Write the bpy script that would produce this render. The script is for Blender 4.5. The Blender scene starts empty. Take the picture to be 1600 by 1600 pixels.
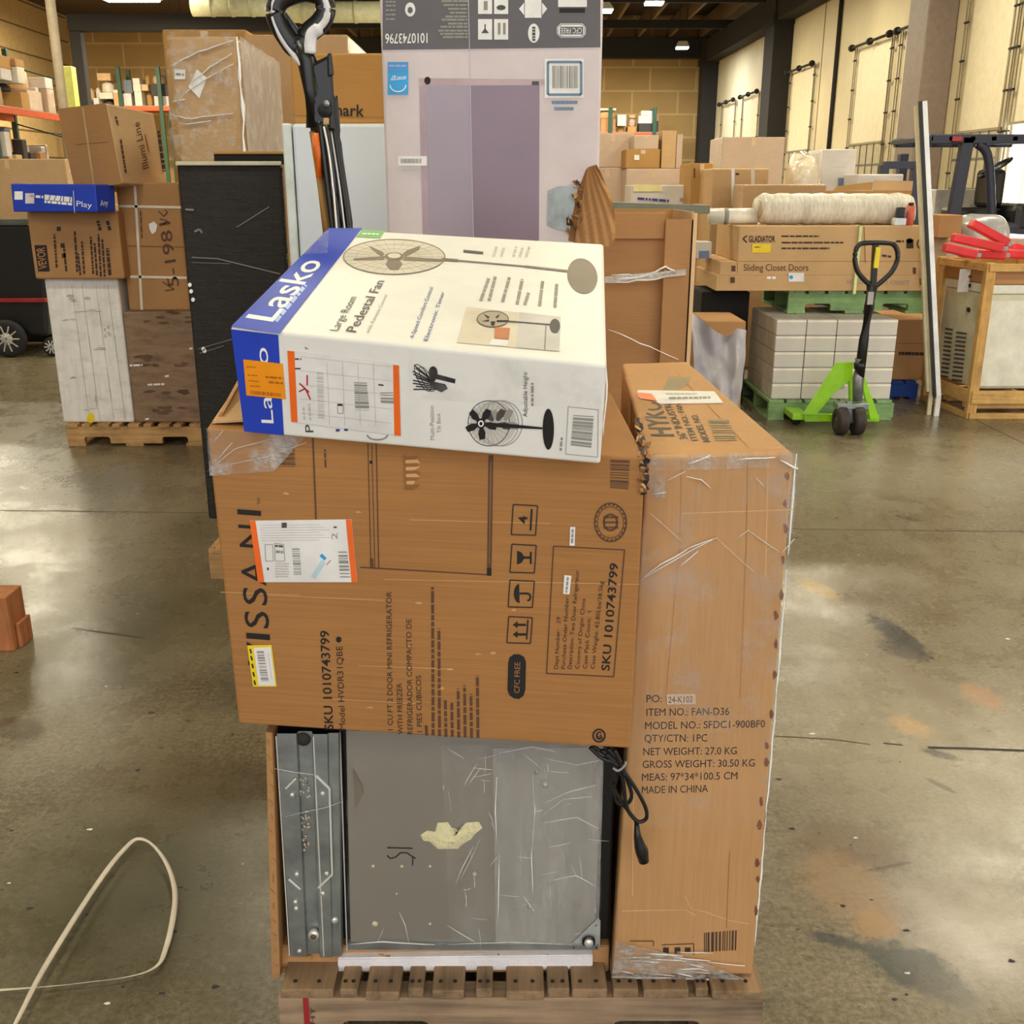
import bpy, bmesh, math, random
from mathutils import Vector as Vec, Matrix, noise
random.seed(7)
S = bpy.context.scene
C = S.collection
# ------------------------------------------------------------------ camera
CAMH, TH, F = 1.537, math.radians(17.7), 1597.0
cam = bpy.data.objects.new('camera', bpy.data.cameras.new('camera'))
C.objects.link(cam)
cam.location = (0, 0, CAMH)
cam.rotation_euler = (math.pi / 2 - TH, 0, 0)
cam.data.sensor_width = 36
cam.data.lens = 36 * F / 1600
cam.data.clip_start = .05
S.camera = cam
# ------------------------------------------------------------------ world, exposure
S.view_settings.view_transform = 'Standard'
S.view_settings.look = 'None'
S.view_settings.gamma = 1
S.view_settings.exposure = -0.15
W = bpy.data.worlds.new('world')
S.world = W
W.use_nodes = True
W.node_tree.nodes['Background'].inputs[0].default_value = (.95, .97, 1, 1)
W.node_tree.nodes['Background'].inputs[1].default_value = 2.3
LAMP_W = 122          # watts of each ceiling lamp
LAMP_COL = (1, .90, .68)
DAY_W = 420           # daylight through the open dock door

# ------------------------------------------------------------------ measuring helpers
ct, st = math.cos(TH), math.sin(TH)
def ray(px, py):
    u = (px - 800) / F; v = (800 - py) / F
    return Vec((u, ct + v * st, -st + v * ct))
def atY(px, py, Y):
    d = ray(px, py); return Vec((0, 0, CAMH)) + d * (Y / d.y)
def atZ(px, py, Z):
    d = ray(px, py); return Vec((0, 0, CAMH)) + d * ((Z - CAMH) / d.z)
class Plane:
    def __init__(s, a, b, c):
        s.o = Vec(a); s.n = (Vec(b) - s.o).cross(Vec(c) - s.o).normalized()
        if s.n.dot(Vec((0, 0, CAMH)) - s.o) < 0: s.n = -s.n
    def hit(s, px, py, off=0):
        d = ray(px, py); e = Vec((0, 0, CAMH))
        return e + d * ((s.o - e).dot(s.n) / d.dot(s.n)) + s.n * off

# ------------------------------------------------------------------ materials
def lin(c):
    return tuple((x / 255 / 12.92 if x / 255 <= .04045 else ((x / 255 + .055) / 1.055) ** 2.4) for x in c) + (1,)
MATS = {}
def nodes(name):
    m = bpy.data.materials.new(name); m.use_nodes = True
    nt = m.node_tree; return m, nt, nt.nodes['Principled BSDF']
def N(nt, t, **kw):
    n = nt.nodes.new(t)
    for k, v in kw.items():
        if k.startswith('i'): n.inputs[int(k[1:])].default_value = v
        else: setattr(n, k, v)
    return n
def coords(nt, scale=(1, 1, 1)):
    tc = N(nt, 'ShaderNodeTexCoord'); mp = N(nt, 'ShaderNodeMapping')
    mp.inputs['Scale'].default_value = scale
    nt.links.new(tc.outputs['Object'], mp.inputs[0]); return mp.outputs[0]
def noise_n(nt, vec, sc, det=4, rough=.6):
    n = N(nt, 'ShaderNodeTexNoise'); n.inputs['Scale'].default_value = sc
    n.inputs['Detail'].default_value = det; n.inputs['Roughness'].default_value = rough
    nt.links.new(vec, n.inputs['Vector']); return n.outputs['Fac']
def ramp(nt, fac, stops):
    r = N(nt, 'ShaderNodeValToRGB'); el = r.color_ramp.elements
    el[0].position, el[0].color = stops[0]
    el[1].position, el[1].color = stops[-1]
    for p, c in stops[1:-1]:
        e = el.new(p); e.color = c
    nt.links.new(fac, r.inputs[0]); return r.outputs[0]
def mix(nt, fac, a, b, mode='MIX'):
    m = N(nt, 'ShaderNodeMix', data_type='RGBA', blend_type=mode)
    for sock, val in ((m.inputs[0], fac), (m.inputs[6], a), (m.inputs[7], b)):
        if hasattr(val, 'links'): nt.links.new(val, sock)
        else: sock.default_value = val
    return m.outputs[2]
def bump(nt, b, h, strength=.3, dist=.01):
    n = N(nt, 'ShaderNodeBump'); n.inputs['Strength'].default_value = strength; n.inputs['Distance'].default_value = dist
    nt.links.new(h, n.inputs['Height']); nt.links.new(n.outputs[0], b.inputs['Normal'])
def sh(c, k): return tuple(min(255, x * k) for x in c)
def plain(name, c, rough=.6, metal=0, var=.06, sc=9, coat=0, bmp=0, bsc=30):
    if name in MATS: return MATS[name]
    m, nt, b = nodes(name); v = coords(nt)
    f = noise_n(nt, v, sc, 5)
    nt.links.new(ramp(nt, f, [(.3, lin(sh(c, 1 - var))), (.7, lin(sh(c, 1 + var)))]), b.inputs['Base Color'])
    b.inputs['Roughness'].default_value = rough; b.inputs['Metallic'].default_value = metal
    b.inputs['Coat Weight'].default_value = coat; b.inputs['Coat Roughness'].default_value = .18
    if bmp: bump(nt, b, noise_n(nt, v, bsc, 4), bmp, .02)
    MATS[name] = m; return m
def card(name, c, scale=(3, 3, 110), coat=0, worn=.0, streak=.045, bmp=.10):
    """corrugated board: fine flute streaks along one direction, mottling, optional scuffs and glossy wrap"""
    if name in MATS: return MATS[name]
    m, nt, b = nodes(name)
    v = coords(nt, scale); v2 = coords(nt)
    f1 = noise_n(nt, v, 3.4, 2); f2 = noise_n(nt, v2, 4, 6)
    col = ramp(nt, f1, [(.3, lin(sh(c, 1 - streak))), (.7, lin(sh(c, 1 + streak * .6)))])
    col = mix(nt, .35, col, ramp(nt, f2, [(.30, lin(sh(c, .86))), (.6, lin(c)), (.8, lin(sh(c, 1.08)))]))
    if worn:
        f3 = noise_n(nt, coords(nt, (1, 1, 2.2)), 5, 8, .7)
        col = mix(nt, ramp(nt, f3, [(.5, (0, 0, 0, 1)), (.72, (worn, worn, worn, 1))]), col, lin(sh(c, .5)))
    nt.links.new(col, b.inputs['Base Color'])
    b.inputs['Roughness'].default_value = .75
    b.inputs['Specular IOR Level'].default_value = .25
    if coat:
        b.inputs['Coat Weight'].default_value = coat; b.inputs['Coat Roughness'].default_value = .16
        w = noise_n(nt, coords(nt, (5, 5, 13)), 2.2, 5, .65)
        n = N(nt, 'ShaderNodeBump'); n.inputs['Strength'].default_value = .9; n.inputs['Distance'].default_value = .05
        nt.links.new(w, n.inputs['Height']); nt.links.new(n.outputs[0], b.inputs['Coat Normal'])
    bump(nt, b, f1, bmp, .004)
    MATS[name] = m; return m
def wood(name, c, axis=0, var=.25):
    if name in MATS: return MATS[name]
    m, nt, b = nodes(name)
    sc = [34, 34, 34]; sc[axis] = 2.2
    f = noise_n(nt, coords(nt, sc), 1.5, 5); g = noise_n(nt, coords(nt), 7, 4)
    col = ramp(nt, f, [(.28, lin(sh(c, 1 - var))), (.5, lin(c)), (.75, lin(sh(c, 1 + var * .6)))])
    col = mix(nt, .4, col, ramp(nt, g, [(.35, lin(sh(c, .65))), (.65, lin(sh(c, 1.1)))]))
    nt.links.new(col, b.inputs['Base Color']); b.inputs['Roughness'].default_value = .8
    bump(nt, b, f, .3, .004)
    MATS[name] = m; return m
def emit(name, c, s):
    if name in MATS: return MATS[name]
    m, nt, b = nodes(name)
    b.inputs['Emission Color'].default_value = lin(c); b.inputs['Emission Strength'].default_value = s
    b.inputs['Base Color'].default_value = lin(c)
    MATS[name] = m; return m
def film(name, haze=.10, lo=.46, hi=.66, top=.6, sc=(4, 4, 4), tint=(235, 232, 228), rough=.16):
    """clear stretch wrap: see-through, shiny, hazier along its creases"""
    if name in MATS: return MATS[name]
    m = bpy.data.materials.new(name); m.use_nodes = True; nt = m.node_tree
    nt.nodes.clear()
    out = N(nt, 'ShaderNodeOutputMaterial'); tr = N(nt, 'ShaderNodeBsdfTransparent')
    b = N(nt, 'ShaderNodeBsdfPrincipled'); b.inputs['Base Color'].default_value = lin(tint)
    b.inputs['Roughness'].default_value = rough
    f = noise_n(nt, coords(nt, sc), 3, 6, .65)
    fac = ramp(nt, f, [(lo, (haze,) * 3 + (1,)), (hi, (top,) * 3 + (1,))])
    mx = N(nt, 'ShaderNodeMixShader')
    nt.links.new(fac, mx.inputs[0]); nt.links.new(tr.outputs[0], mx.inputs[1]); nt.links.new(b.outputs[0], mx.inputs[2])
    nt.links.new(mx.outputs[0], out.inputs[0])
    bump(nt, b, noise_n(nt, coords(nt, (sc[0] * 2, sc[1] * 2, sc[2] * 3)), 3, 6, .65), .8, .03)
    MATS[name] = m; return m

BROWN = card('kraft board', (180, 134, 88))
BROWNV = card('kraft board upright flutes', (196, 149, 100), (60, 60, 2.5))
VISB = card('brown printed board', (172, 121, 70), (1.5, 1.5, 60), streak=.07, bmp=.25)
TAN = card('pale kraft board', (204, 166, 120))
WRAPB = card('wrapped kraft board', (192, 154, 110), coat=1)
WRAPP = card('wrapped pale board', (202, 174, 150), coat=1)
WORN = card('scuffed brown board', (150, 122, 98), (2, 2, 10), worn=.6, streak=.15)
OCHRE = card('ochre board', (182, 138, 80))
WHITEC = card('scuffed white board', (242, 236, 230), (12, 12, 1.5), worn=.3, streak=.05)
WHITEW = card('white wrapped board', (212, 204, 196), coat=.8, streak=.04)
CREAM = card('white glossy board', (236, 233, 228), (6, 6, 6), streak=.015, bmp=.04)
CREAM.node_tree.nodes['Principled BSDF'].inputs['Roughness'].default_value = .42
LILAC = card('lilac white board', (224, 211, 213), (4, 4, 4), coat=.35, streak=.02, bmp=.03)
BLACKW = card('black wrapped board', (38, 33, 30), (2, 2, 30), coat=.35, streak=.3)
INK = plain('black ink', (26, 21, 20), .7)
INKB = plain('brown ink', (92, 62, 44), .75)
INKM = plain('soft dark ink', (60, 42, 34), .75)
GREYI = plain('grey ink', (150, 146, 138), .7)
LGREYI = plain('pale grey ink', (196, 192, 184), .7)
DGREYI = plain('dark grey ink', (74, 68, 66), .55)
BLUEI = plain('royal blue print', (28, 62, 186), .5)
NAVYI = plain('navy ink', (52, 68, 140), .6)
SKYI = plain('sky blue print', (32, 160, 226), .4)
GREENI = plain('green print', (84, 160, 66), .4)
WHITEI = plain('white print', (240, 238, 234), .45)
PAPER = plain('label paper', (232, 228, 226), .45, coat=.3)
ORANGE = plain('orange print', (246, 106, 24), .45)
AMBER = plain('amber sticker', (246, 150, 14), .45)
YELLOW = plain('yellow sticker', (238, 206, 26), .5)
REDI = plain('red marker', (186, 22, 40), .5)
BLACK = plain('black plastic', (22, 21, 22), .35)
RUBBER = plain('black rubber', (34, 32, 33), .7)
DARK = plain('dark shade block', (26, 22, 19), .9)
WHITE = plain('white plastic', (216, 222, 230), .35, var=.012, sc=2)
LWOOD = wood('pallet pine', (196, 152, 98), 0)
LWOODY = wood('pallet pine boards', (190, 146, 96), 1)
OLDX = wood('weathered pallet stringer', (156, 130, 104), 0, .42)
OLDY = wood('weathered pallet boards', (146, 118, 88), 1, .42)
GREENX = wood('green painted wood', (128, 160, 106), 0, .18)
GREENY = wood('green painted boards', (136, 166, 116), 1, .18)
BLUEX = wood('blue painted wood', (26, 62, 138), 0, .15)
CRATEZ = wood('crate pine upright', (206, 160, 92), 2)
CRATEX = wood('crate pine', (206, 162, 96), 0)
STEEL = plain('galvanised sheet', (150, 156, 156), .38, .75, .12, 14, bmp=.05)
PANEL = plain('grey metal sheet', (150, 144, 134), .40, .45, .02, 2)
BRIGHT = plain('edge highlight', (226, 224, 218), .32, .4)
FILM = film('stretch wrap')
FILMH = film('crinkled stretch wrap', .10, .48, .74, .62, (8, 8, 5))
FOLD = plain('bunched stretch wrap', (252, 251, 249), .2, var=.02, coat=1)

# ------------------------------------------------------------------ mesh builder
class MB:
    def __init__(s): s.v = []; s.f = []; s.m = []; s.mats = []; s.sm = []
    def mi(s, m):
        if m not in s.mats: s.mats.append(m)
        return s.mats.index(m)
    def add(s, vs, fs, m, smooth=False):
        o = len(s.v); s.v += [Vec(p) for p in vs]; k = s.mi(m)
        for f in fs: s.f.append([o + i for i in f]); s.m.append(k); s.sm.append(smooth)
    def bm(s, b, m, smooth=False):
        b.verts.index_update(); s.add([v.co.copy() for v in b.verts], [[v.index for v in f.verts] for f in b.faces], m, smooth); b.free()
    def hexa(s, p, m, bev=.004, seg=2):
        """p: 4 bottom corners then 4 top corners, same winding"""
        b = bmesh.new(); vs = [b.verts.new(x) for x in p]
        for f in ((3, 2, 1, 0), (4, 5, 6, 7), (0, 1, 5, 4), (1, 2, 6, 5), (2, 3, 7, 6), (3, 0, 4, 7)): b.faces.new([vs[i] for i in f])
        bmesh.ops.recalc_face_normals(b, faces=b.faces)
        if bev: bmesh.ops.bevel(b, geom=b.edges[:], offset=bev, segments=seg, affect='EDGES', profile=.5)
        s.bm(b, m)
    def box(s, x0, x1, y0, y1, z0, z1, m, bev=.003):
        s.hexa([(x0, y0, z0), (x1, y0, z0), (x1, y1, z0), (x0, y1, z0), (x0, y0, z1), (x1, y0, z1), (x1, y1, z1), (x0, y1, z1)], m, bev)
    def bar(s, a, b, w, h, m, up=(0, 0, 1), bev=.002):
        a = Vec(a); b = Vec(b); d = (b - a).normalized(); u = Vec(up)
        x = d.cross(u)
        if x.length < 1e-4: x = d.cross(Vec((0, 1, 0)))
        x.normalize(); u = x.cross(d).normalized(); x *= w / 2; u *= h / 2
        s.hexa([a - x - u, a + x - u, b + x - u, b - x - u, a - x + u, a + x + u, b + x + u, b - x + u], m, bev)
    def tube(s, pts, r, m, n=10, closed=False, flat=None):
        pts = [Vec(p) for p in pts]; L = len(pts); vs = []; fs = []
        ref = Vec((0, 0, 1))
        for i, p in enumerate(pts):
            a = pts[(i - 1) % L] if (closed or i > 0) else p
            c = pts[(i + 1) % L] if (closed or i < L - 1) else p
            d = (c - a).normalized()
            x = d.cross(ref)
            if x.length < .05: x = d.cross(Vec((0, 1, 0)))
            x.normalize(); y = x.cross(d).normalized()
            rr = r[i] if isinstance(r, (list, tuple)) else r
            ry = rr * (flat or 1)
            for k in range(n):
                t = 2 * math.pi * k / n
                vs.append(p + x * (rr * math.cos(t)) + y * (ry * math.sin(t)))
        for i in range(L if closed else L - 1):
            j = (i + 1) % L
            for k in range(n): fs.append([i * n + k, i * n + (k + 1) % n, j * n + (k + 1) % n, j * n + k])
        if not closed: fs += [list(range(n))[::-1], [(L - 1) * n + k for k in range(n)]]
        s.add(vs, fs, m, True)
    def cyl(s, a, b, r, m, n=24, r2=None): s.tube([a, b], [r, r2 or r], m, n)
    def wheel(s, c, ax, r, w, m, mh=None, sx=1):
        c = Vec(c); ax = Vec(ax).normalized(); x = ax.cross(Vec((0, 0, 1))).normalized(); z = Vec((0, 0, 1))
        prof = [(.35, -.5), (.8, -.5), (.97, -.38), (1, -.2), (1, .2), (.97, .38), (.8, .5), (.35, .5), (.3, .3), (.3, -.3)]
        n = 28; vs = []; fs = []; P = len(prof)
        for k in range(n):
            t = 2 * math.pi * k / n
            for (q, h) in prof: vs.append(c + (x * math.cos(t) * sx + z * math.sin(t)) * (r * q) + ax * (w * h))
        for k in range(n):
            j = (k + 1) % n
            for i in range(P): fs.append([k * P + i, k * P + (i + 1) % P, j * P + (i + 1) % P, j * P + i])
        s.add(vs, fs, m, True)
        s.cyl(c - ax * w * .42, c + ax * w * .42, r * .36, mh or m, 18)
    def prism(s, pts, d, m, bev=0):
        """polygon (3-D points, planar) swept by vector d"""
        d = Vec(d); n = len(pts); b = bmesh.new()
        a = [b.verts.new(Vec(p)) for p in pts]; c = [b.verts.new(Vec(p) + d) for p in pts]
        b.faces.new(a); b.faces.new(c[::-1])
        for i in range(n): b.faces.new([a[i], c[i], c[(i + 1) % n], a[(i + 1) % n]])
        bmesh.ops.recalc_face_normals(b, faces=b.faces)
        if bev: bmesh.ops.bevel(b, geom=b.edges[:], offset=bev, segments=2, affect='EDGES')
        s.bm(b, m)
    def ext(s, px, Y, D, m, bev=0): s.prism([atY(x, y, Y) for x, y in px], (0, D, 0), m, bev)
    def grid(s, fn, nu, nv, m, smooth=True):
        vs = [fn(i / nu, j / nv) for j in range(nv + 1) for i in range(nu + 1)]
        fs = [[j * (nu + 1) + i, j * (nu + 1) + i + 1, (j + 1) * (nu + 1) + i + 1, (j + 1) * (nu + 1) + i] for j in range(nv) for i in range(nu)]
        s.add(vs, fs, m, smooth)
    # ---- printing on a flat face: the outline is measured on the face's own plane
    def poly(s, pl, px, m, off=.0008): s.add([pl.hit(x, y, off) for x, y in px], [list(range(len(px)))], m)
    def rect(s, pl, x0, y0, x1, y1, m, off=.0008): s.poly(pl, [(x0, y0), (x1, y0), (x1, y1), (x0, y1)], m, off)
    def line(s, pl, px, w, m, off=.0010, closed=False):
        q = px + [px[0]] if closed else px
        for (x0, y0), (x1, y1) in zip(q, q[1:]):
            L = math.hypot(x1 - x0, y1 - y0) or 1; nx, ny = -(y1 - y0) / L * w / 2, (x1 - x0) / L * w / 2
            s.poly(pl, [(x0 + nx, y0 + ny), (x1 + nx, y1 + ny), (x1 - nx, y1 - ny), (x0 - nx, y0 - ny)], m, off)
    def ell(s, pl, cx, cy, rx, ry, m, w=0, off=.0010, n=36, a0=0, a1=360, rot=0):
        cr, sr = math.cos(math.radians(rot)), math.sin(math.radians(rot))
        P = lambda t, k: (cx + (rx - k) * math.cos(t) * cr - (ry - k) * math.sin(t) * sr, cy + (rx - k) * math.cos(t) * sr + (ry - k) * math.sin(t) * cr)
        ts = [math.radians(a0 + (a1 - a0) * i / n) for i in range(n + 1)]
        if not w: s.poly(pl, [P(t, 0) for t in ts[:-1]], m, off)
        else:
            for a, b in zip(ts, ts[1:]): s.poly(pl, [P(a, 0), P(b, 0), P(b, w), P(a, w)], m, off)
    def dashes(s, pl, p0, p1, h, m, off=.0010, word=9, dens=.8):
        L = math.hypot(p1[0] - p0[0], p1[1] - p0[1]); ux, uy = (p1[0] - p0[0]) / L, (p1[1] - p0[1]) / L; t = 0
        while t < L:
            w = min(random.uniform(.4, 1.5) * word, L - t)
            s.line(pl, [(p0[0] + ux * t, p0[1] + uy * t), (p0[0] + ux * (t + w), p0[1] + uy * (t + w))], h, m, off)
            t += w + word * (1 - dens)
    def bars(s, pl, q, m, n=22, off=.0012, seed=1):
        """barcode in the quad q (four px corners), bars crossing from edge q0q3 to q1q2"""
        r = random.Random(seed); t = 0; L = lambda a, b, k: (a[0] + (b[0] - a[0]) * k, a[1] + (b[1] - a[1]) * k)
        while t < 1:
            w = r.choice((.5, .5, 1, 1.5)) / n
            e = min(1, t + w); s.poly(pl, [L(q[0], q[3], t), L(q[1], q[2], t), L(q[1], q[2], e), L(q[0], q[3], e)], m, off)
            t = e + r.choice((.5, .5, .8, 1)) / n
    def text(s, pl, body, p0, p1, ph, m, off=.0011, bold=0.0):
        vs, fs, w, x0 = glyphs(body, bold)
        O = pl.hit(*p0, off); U = pl.hit(*p1, off) - O; V = pl.hit(*ph, off) - O
        s.add([O + U * ((x - x0) / w) + V * y for x, y in vs], fs, m)
    def build(s, name, loc=(0, 0, 0)):
        me = bpy.data.meshes.new(name); loc = Vec(loc)
        me.from_pydata([v - loc for v in s.v], [], s.f)
        for m in s.mats: me.materials.append(m)
        me.polygons.foreach_set('material_index', s.m); me.polygons.foreach_set('use_smooth', s.sm)
        me.update(); o = bpy.data.objects.new(name, me); C.objects.link(o); o.location = loc; return o
_g = {}
def glyphs(body, bold=0.0):
    k = (body, bold)
    if k not in _g:
        cu = bpy.data.curves.new('t', 'FONT'); cu.body = body; cu.resolution_u = 3; cu.offset = bold
        o = bpy.data.objects.new('t', cu); C.objects.link(o)
        dg = bpy.context.evaluated_depsgraph_get(); dg.update()
        me = o.evaluated_get(dg).to_mesh()
        vs = [(v.co.x, v.co.y / .729) for v in me.vertices]; fs = [list(p.vertices) for p in me.polygons]
        x0 = min(v[0] for v in vs); x1 = max(v[0] for v in vs)
        bpy.data.objects.remove(o); bpy.data.curves.remove(cu)
        _g[k] = (vs, fs, x1 - x0, x0)
    return _g[k]
def tag(o, label, cat, group=None, kind=None):
    if label: o['label'] = label
    if cat: o['category'] = cat
    if group: o['group'] = group
    if kind: o['kind'] = kind
    return o
class Thing:
    def __init__(s, name, label, cat, loc, group=None):
        s.loc = Vec(loc); s.o = bpy.data.objects.new(name, None); C.objects.link(s.o)
        s.o.location = s.loc; s.o.empty_display_size = .1; tag(s.o, label, cat, group)
    def part(s, mb, name, label=None, parent=None):
        o = mb.build(name, s.loc); o.parent = parent or s.o; o.location = (0, 0, 0)
        if label: o['label'] = label
        return o
def solo(mb, name, label, cat, group=None):
    lo = [min(v[i] for v in mb.v) for i in range(3)]; hi = [max(v[i] for v in mb.v) for i in range(3)]
    return tag(mb.build(name, ((lo[0] + hi[0]) / 2, (lo[1] + hi[1]) / 2, lo[2])), label, cat, group)
def struct(mb, name, loc=(0, 0, 0)): return tag(mb.build(name, loc), None, None, kind='structure')
def copy_tree(o, parent=None):
    c = o.copy(); C.objects.link(c)
    if parent: c.parent = parent
    for ch in list(o.children): copy_tree(ch, c)
    return c
# ================================================================== THE SETTING
RX = lambda Y: 7.5 + .0203 * (42 - Y)          # dock wall
LX = lambda Y: -16.7 + .0203 * (42 - Y)        # racking wall
CEIL = 6.0
DK = 7.6          # underside of the roof deck
def concrete():
    m, nt, b = nodes('polished concrete'); v = coords(nt)
    big = noise_n(nt, v, .55, 5, .6); med = noise_n(nt, v, 3.2, 8, .68); fine = noise_n(nt, v, 70, 6, .75)
    scr = noise_n(nt, coords(nt, (9, 2.2, 1)), 3, 8, .75)
    col = ramp(nt, big, [(.3, lin((78, 64, 44))), (.52, lin((98, 85, 63))), (.75, lin((124, 112, 88)))])
    col = mix(nt, .45, col, ramp(nt, med, [(.3, lin((64, 52, 36))), (.55, lin((110, 96, 71))), (.8, lin((158, 144, 116)))]))
    col = mix(nt, .42, col, ramp(nt, fine, [(.34, lin((62, 53, 38))), (.66, lin((186, 174, 146)))]), 'MIX')
    col = mix(nt, ramp(nt, scr, [(.50, (0, 0, 0, 1)), (.74, (.6, .6, .6, 1))]), col, lin((80, 68, 50)))
    scr2 = noise_n(nt, coords(nt, (3, 16, 1)), 4, 8, .75)
    col = mix(nt, ramp(nt, scr2, [(.52, (0, 0, 0, 1)), (.75, (.4, .4, .4, 1))]), col, lin((166, 154, 128)))
    # wear and stains, plus broad patches painting the dimmer left and daylit right: (x, y, half length, half width, turn, colour, strength)
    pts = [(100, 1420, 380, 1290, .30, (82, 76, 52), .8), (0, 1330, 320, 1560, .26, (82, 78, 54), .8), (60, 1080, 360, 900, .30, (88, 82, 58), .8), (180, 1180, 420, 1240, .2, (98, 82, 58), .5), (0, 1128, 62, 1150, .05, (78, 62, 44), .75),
           (1260, 1080, 1620, 1260, .42, (172, 161, 138), .5), (1250, 760, 1600, 720, .5, (164, 154, 132), .5), (1420, 1380, 1620, 1540, .15, (172, 160, 150), .8), (1240, 1290, 1410, 1345, .09, (112, 90, 68), .6), (1280, 1330, 1370, 1445, .09, (160, 128, 88), .5), (1340, 1430, 1400, 1460, .05, (168, 128, 78), .6),
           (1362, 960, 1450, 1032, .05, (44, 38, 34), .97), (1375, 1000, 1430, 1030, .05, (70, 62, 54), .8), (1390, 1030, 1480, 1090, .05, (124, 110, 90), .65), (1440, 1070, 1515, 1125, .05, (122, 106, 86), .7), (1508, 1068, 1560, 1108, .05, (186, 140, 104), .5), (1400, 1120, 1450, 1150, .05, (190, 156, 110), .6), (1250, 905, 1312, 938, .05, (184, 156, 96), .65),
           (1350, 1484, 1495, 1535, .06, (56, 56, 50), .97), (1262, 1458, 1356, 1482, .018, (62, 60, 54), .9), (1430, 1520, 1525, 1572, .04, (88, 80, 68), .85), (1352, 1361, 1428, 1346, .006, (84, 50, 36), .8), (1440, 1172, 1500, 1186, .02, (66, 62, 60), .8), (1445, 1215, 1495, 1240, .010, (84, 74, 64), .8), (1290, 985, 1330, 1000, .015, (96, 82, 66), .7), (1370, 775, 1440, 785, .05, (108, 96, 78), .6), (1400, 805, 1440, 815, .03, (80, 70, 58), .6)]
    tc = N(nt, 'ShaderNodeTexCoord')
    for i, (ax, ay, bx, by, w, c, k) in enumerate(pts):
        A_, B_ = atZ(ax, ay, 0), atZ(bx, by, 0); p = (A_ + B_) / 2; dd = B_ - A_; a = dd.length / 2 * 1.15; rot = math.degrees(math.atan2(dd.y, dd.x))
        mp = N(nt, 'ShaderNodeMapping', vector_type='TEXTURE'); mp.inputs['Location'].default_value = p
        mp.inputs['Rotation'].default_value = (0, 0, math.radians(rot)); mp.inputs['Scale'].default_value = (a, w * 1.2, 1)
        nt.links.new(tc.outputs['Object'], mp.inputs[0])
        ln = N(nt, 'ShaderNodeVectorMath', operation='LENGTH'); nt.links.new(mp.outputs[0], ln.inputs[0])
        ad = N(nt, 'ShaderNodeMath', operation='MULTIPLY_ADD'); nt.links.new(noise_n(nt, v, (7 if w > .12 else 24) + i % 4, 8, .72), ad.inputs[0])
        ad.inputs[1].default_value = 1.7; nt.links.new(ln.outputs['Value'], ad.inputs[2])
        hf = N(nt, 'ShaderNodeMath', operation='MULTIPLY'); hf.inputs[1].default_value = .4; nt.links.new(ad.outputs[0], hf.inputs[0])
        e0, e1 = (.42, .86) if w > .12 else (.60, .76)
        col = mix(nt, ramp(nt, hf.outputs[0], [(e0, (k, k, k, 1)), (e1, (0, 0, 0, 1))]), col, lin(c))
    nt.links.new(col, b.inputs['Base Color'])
    nt.links.new(ramp(nt, med, [(.3, (.17,) * 3 + (1,)), (.75, (.42,) * 3 + (1,))]), b.inputs['Roughness'])
    b.inputs['Specular IOR Level'].default_value = .5
    bump(nt, b, fine, .12, .004)
    return m
JOINT = plain('joint filler', (84, 76, 62), .8)
JOINTD = plain('dark joint filler', (44, 42, 46), .7)
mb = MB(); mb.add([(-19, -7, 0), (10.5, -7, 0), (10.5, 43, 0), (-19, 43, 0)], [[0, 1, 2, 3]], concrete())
def crack(px, w, m):
    pts = [atZ(x, y, .0006) for x, y in px]
    for a, c in zip(pts, pts[1:]):
        d = (c - a).normalized(); n = Vec((-d.y, d.x, 0)) * w / 2
        mb.add([a - n, c - n, c + n, a + n], [[0, 1, 2, 3]], m)
crack([(-60, 797), (330, 801)], .012, JOINT)
crack([(1200, 826), (1640, 831)], .012, JOINT)
crack([(1450, 1168), (1500, 1169), (1660, 1175)], .012, JOINTD)
crack([(1210, 1150), (1300, 1155), (1360, 1163)], .005, JOINT); crack([(1380, 1161), (1410, 1164)], .006, JOINTD)
crack([(112, 981), (160, 988), (226, 997)], .006, JOINTD)
crack([(1495, 642), (1640, 712)], .012, JOINT); crack([(250, 640), (60, 720)], .008, JOINT)
rr = random.Random(3)
for k in range(70):
    x = rr.choice((rr.uniform(0, 400), rr.uniform(1200, 1600))); y = rr.uniform(760, 1590); p = atZ(x, y, .0005); s = rr.uniform(.003, .010)
    mb.add([p + Vec((s * rr.uniform(.5, 1.4) * math.cos(t * .9), s * rr.uniform(.3, .8) * math.sin(t * .9), 0)) for t in range(7)], [list(range(7))], JOINTD if k % 6 else WHITEI)
struct(mb, 'floor')

def blockwall():
    m, nt, b = nodes('tan block wall'); tc = N(nt, 'ShaderNodeTexCoord'); mp = N(nt, 'ShaderNodeMapping')
    mp.inputs['Rotation'].default_value = (math.pi / 2, 0, 0)
    nt.links.new(tc.outputs['Object'], mp.inputs[0])
    br = N(nt, 'ShaderNodeTexBrick'); br.offset = .38
    br.inputs['Color1'].default_value = lin((176, 142, 88)); br.inputs['Color2'].default_value = lin((184, 150, 94)); br.inputs['Mortar'].default_value = lin((214, 184, 128))
    br.inputs['Scale'].default_value = 1; br.inputs['Brick Width'].default_value = 1.75; br.inputs['Row Height'].default_value = .83; br.inputs['Mortar Size'].default_value = .035
    nt.links.new(mp.outputs[0], br.inputs[0])
    nt.links.new(mix(nt, .3, br.outputs[0], ramp(nt, noise_n(nt, coords(nt), .8, 5), [(.3, lin((154, 122, 74))), (.7, lin((194, 162, 106)))])), b.inputs['Base Color'])
    b.inputs['Roughness'].default_value = .85; return m
BLOCK = blockwall()
mb = MB(); mb.box(-18, 9, 42, 42.3, 0, DK, BLOCK, 0); struct(mb, 'wall_back')
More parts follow.
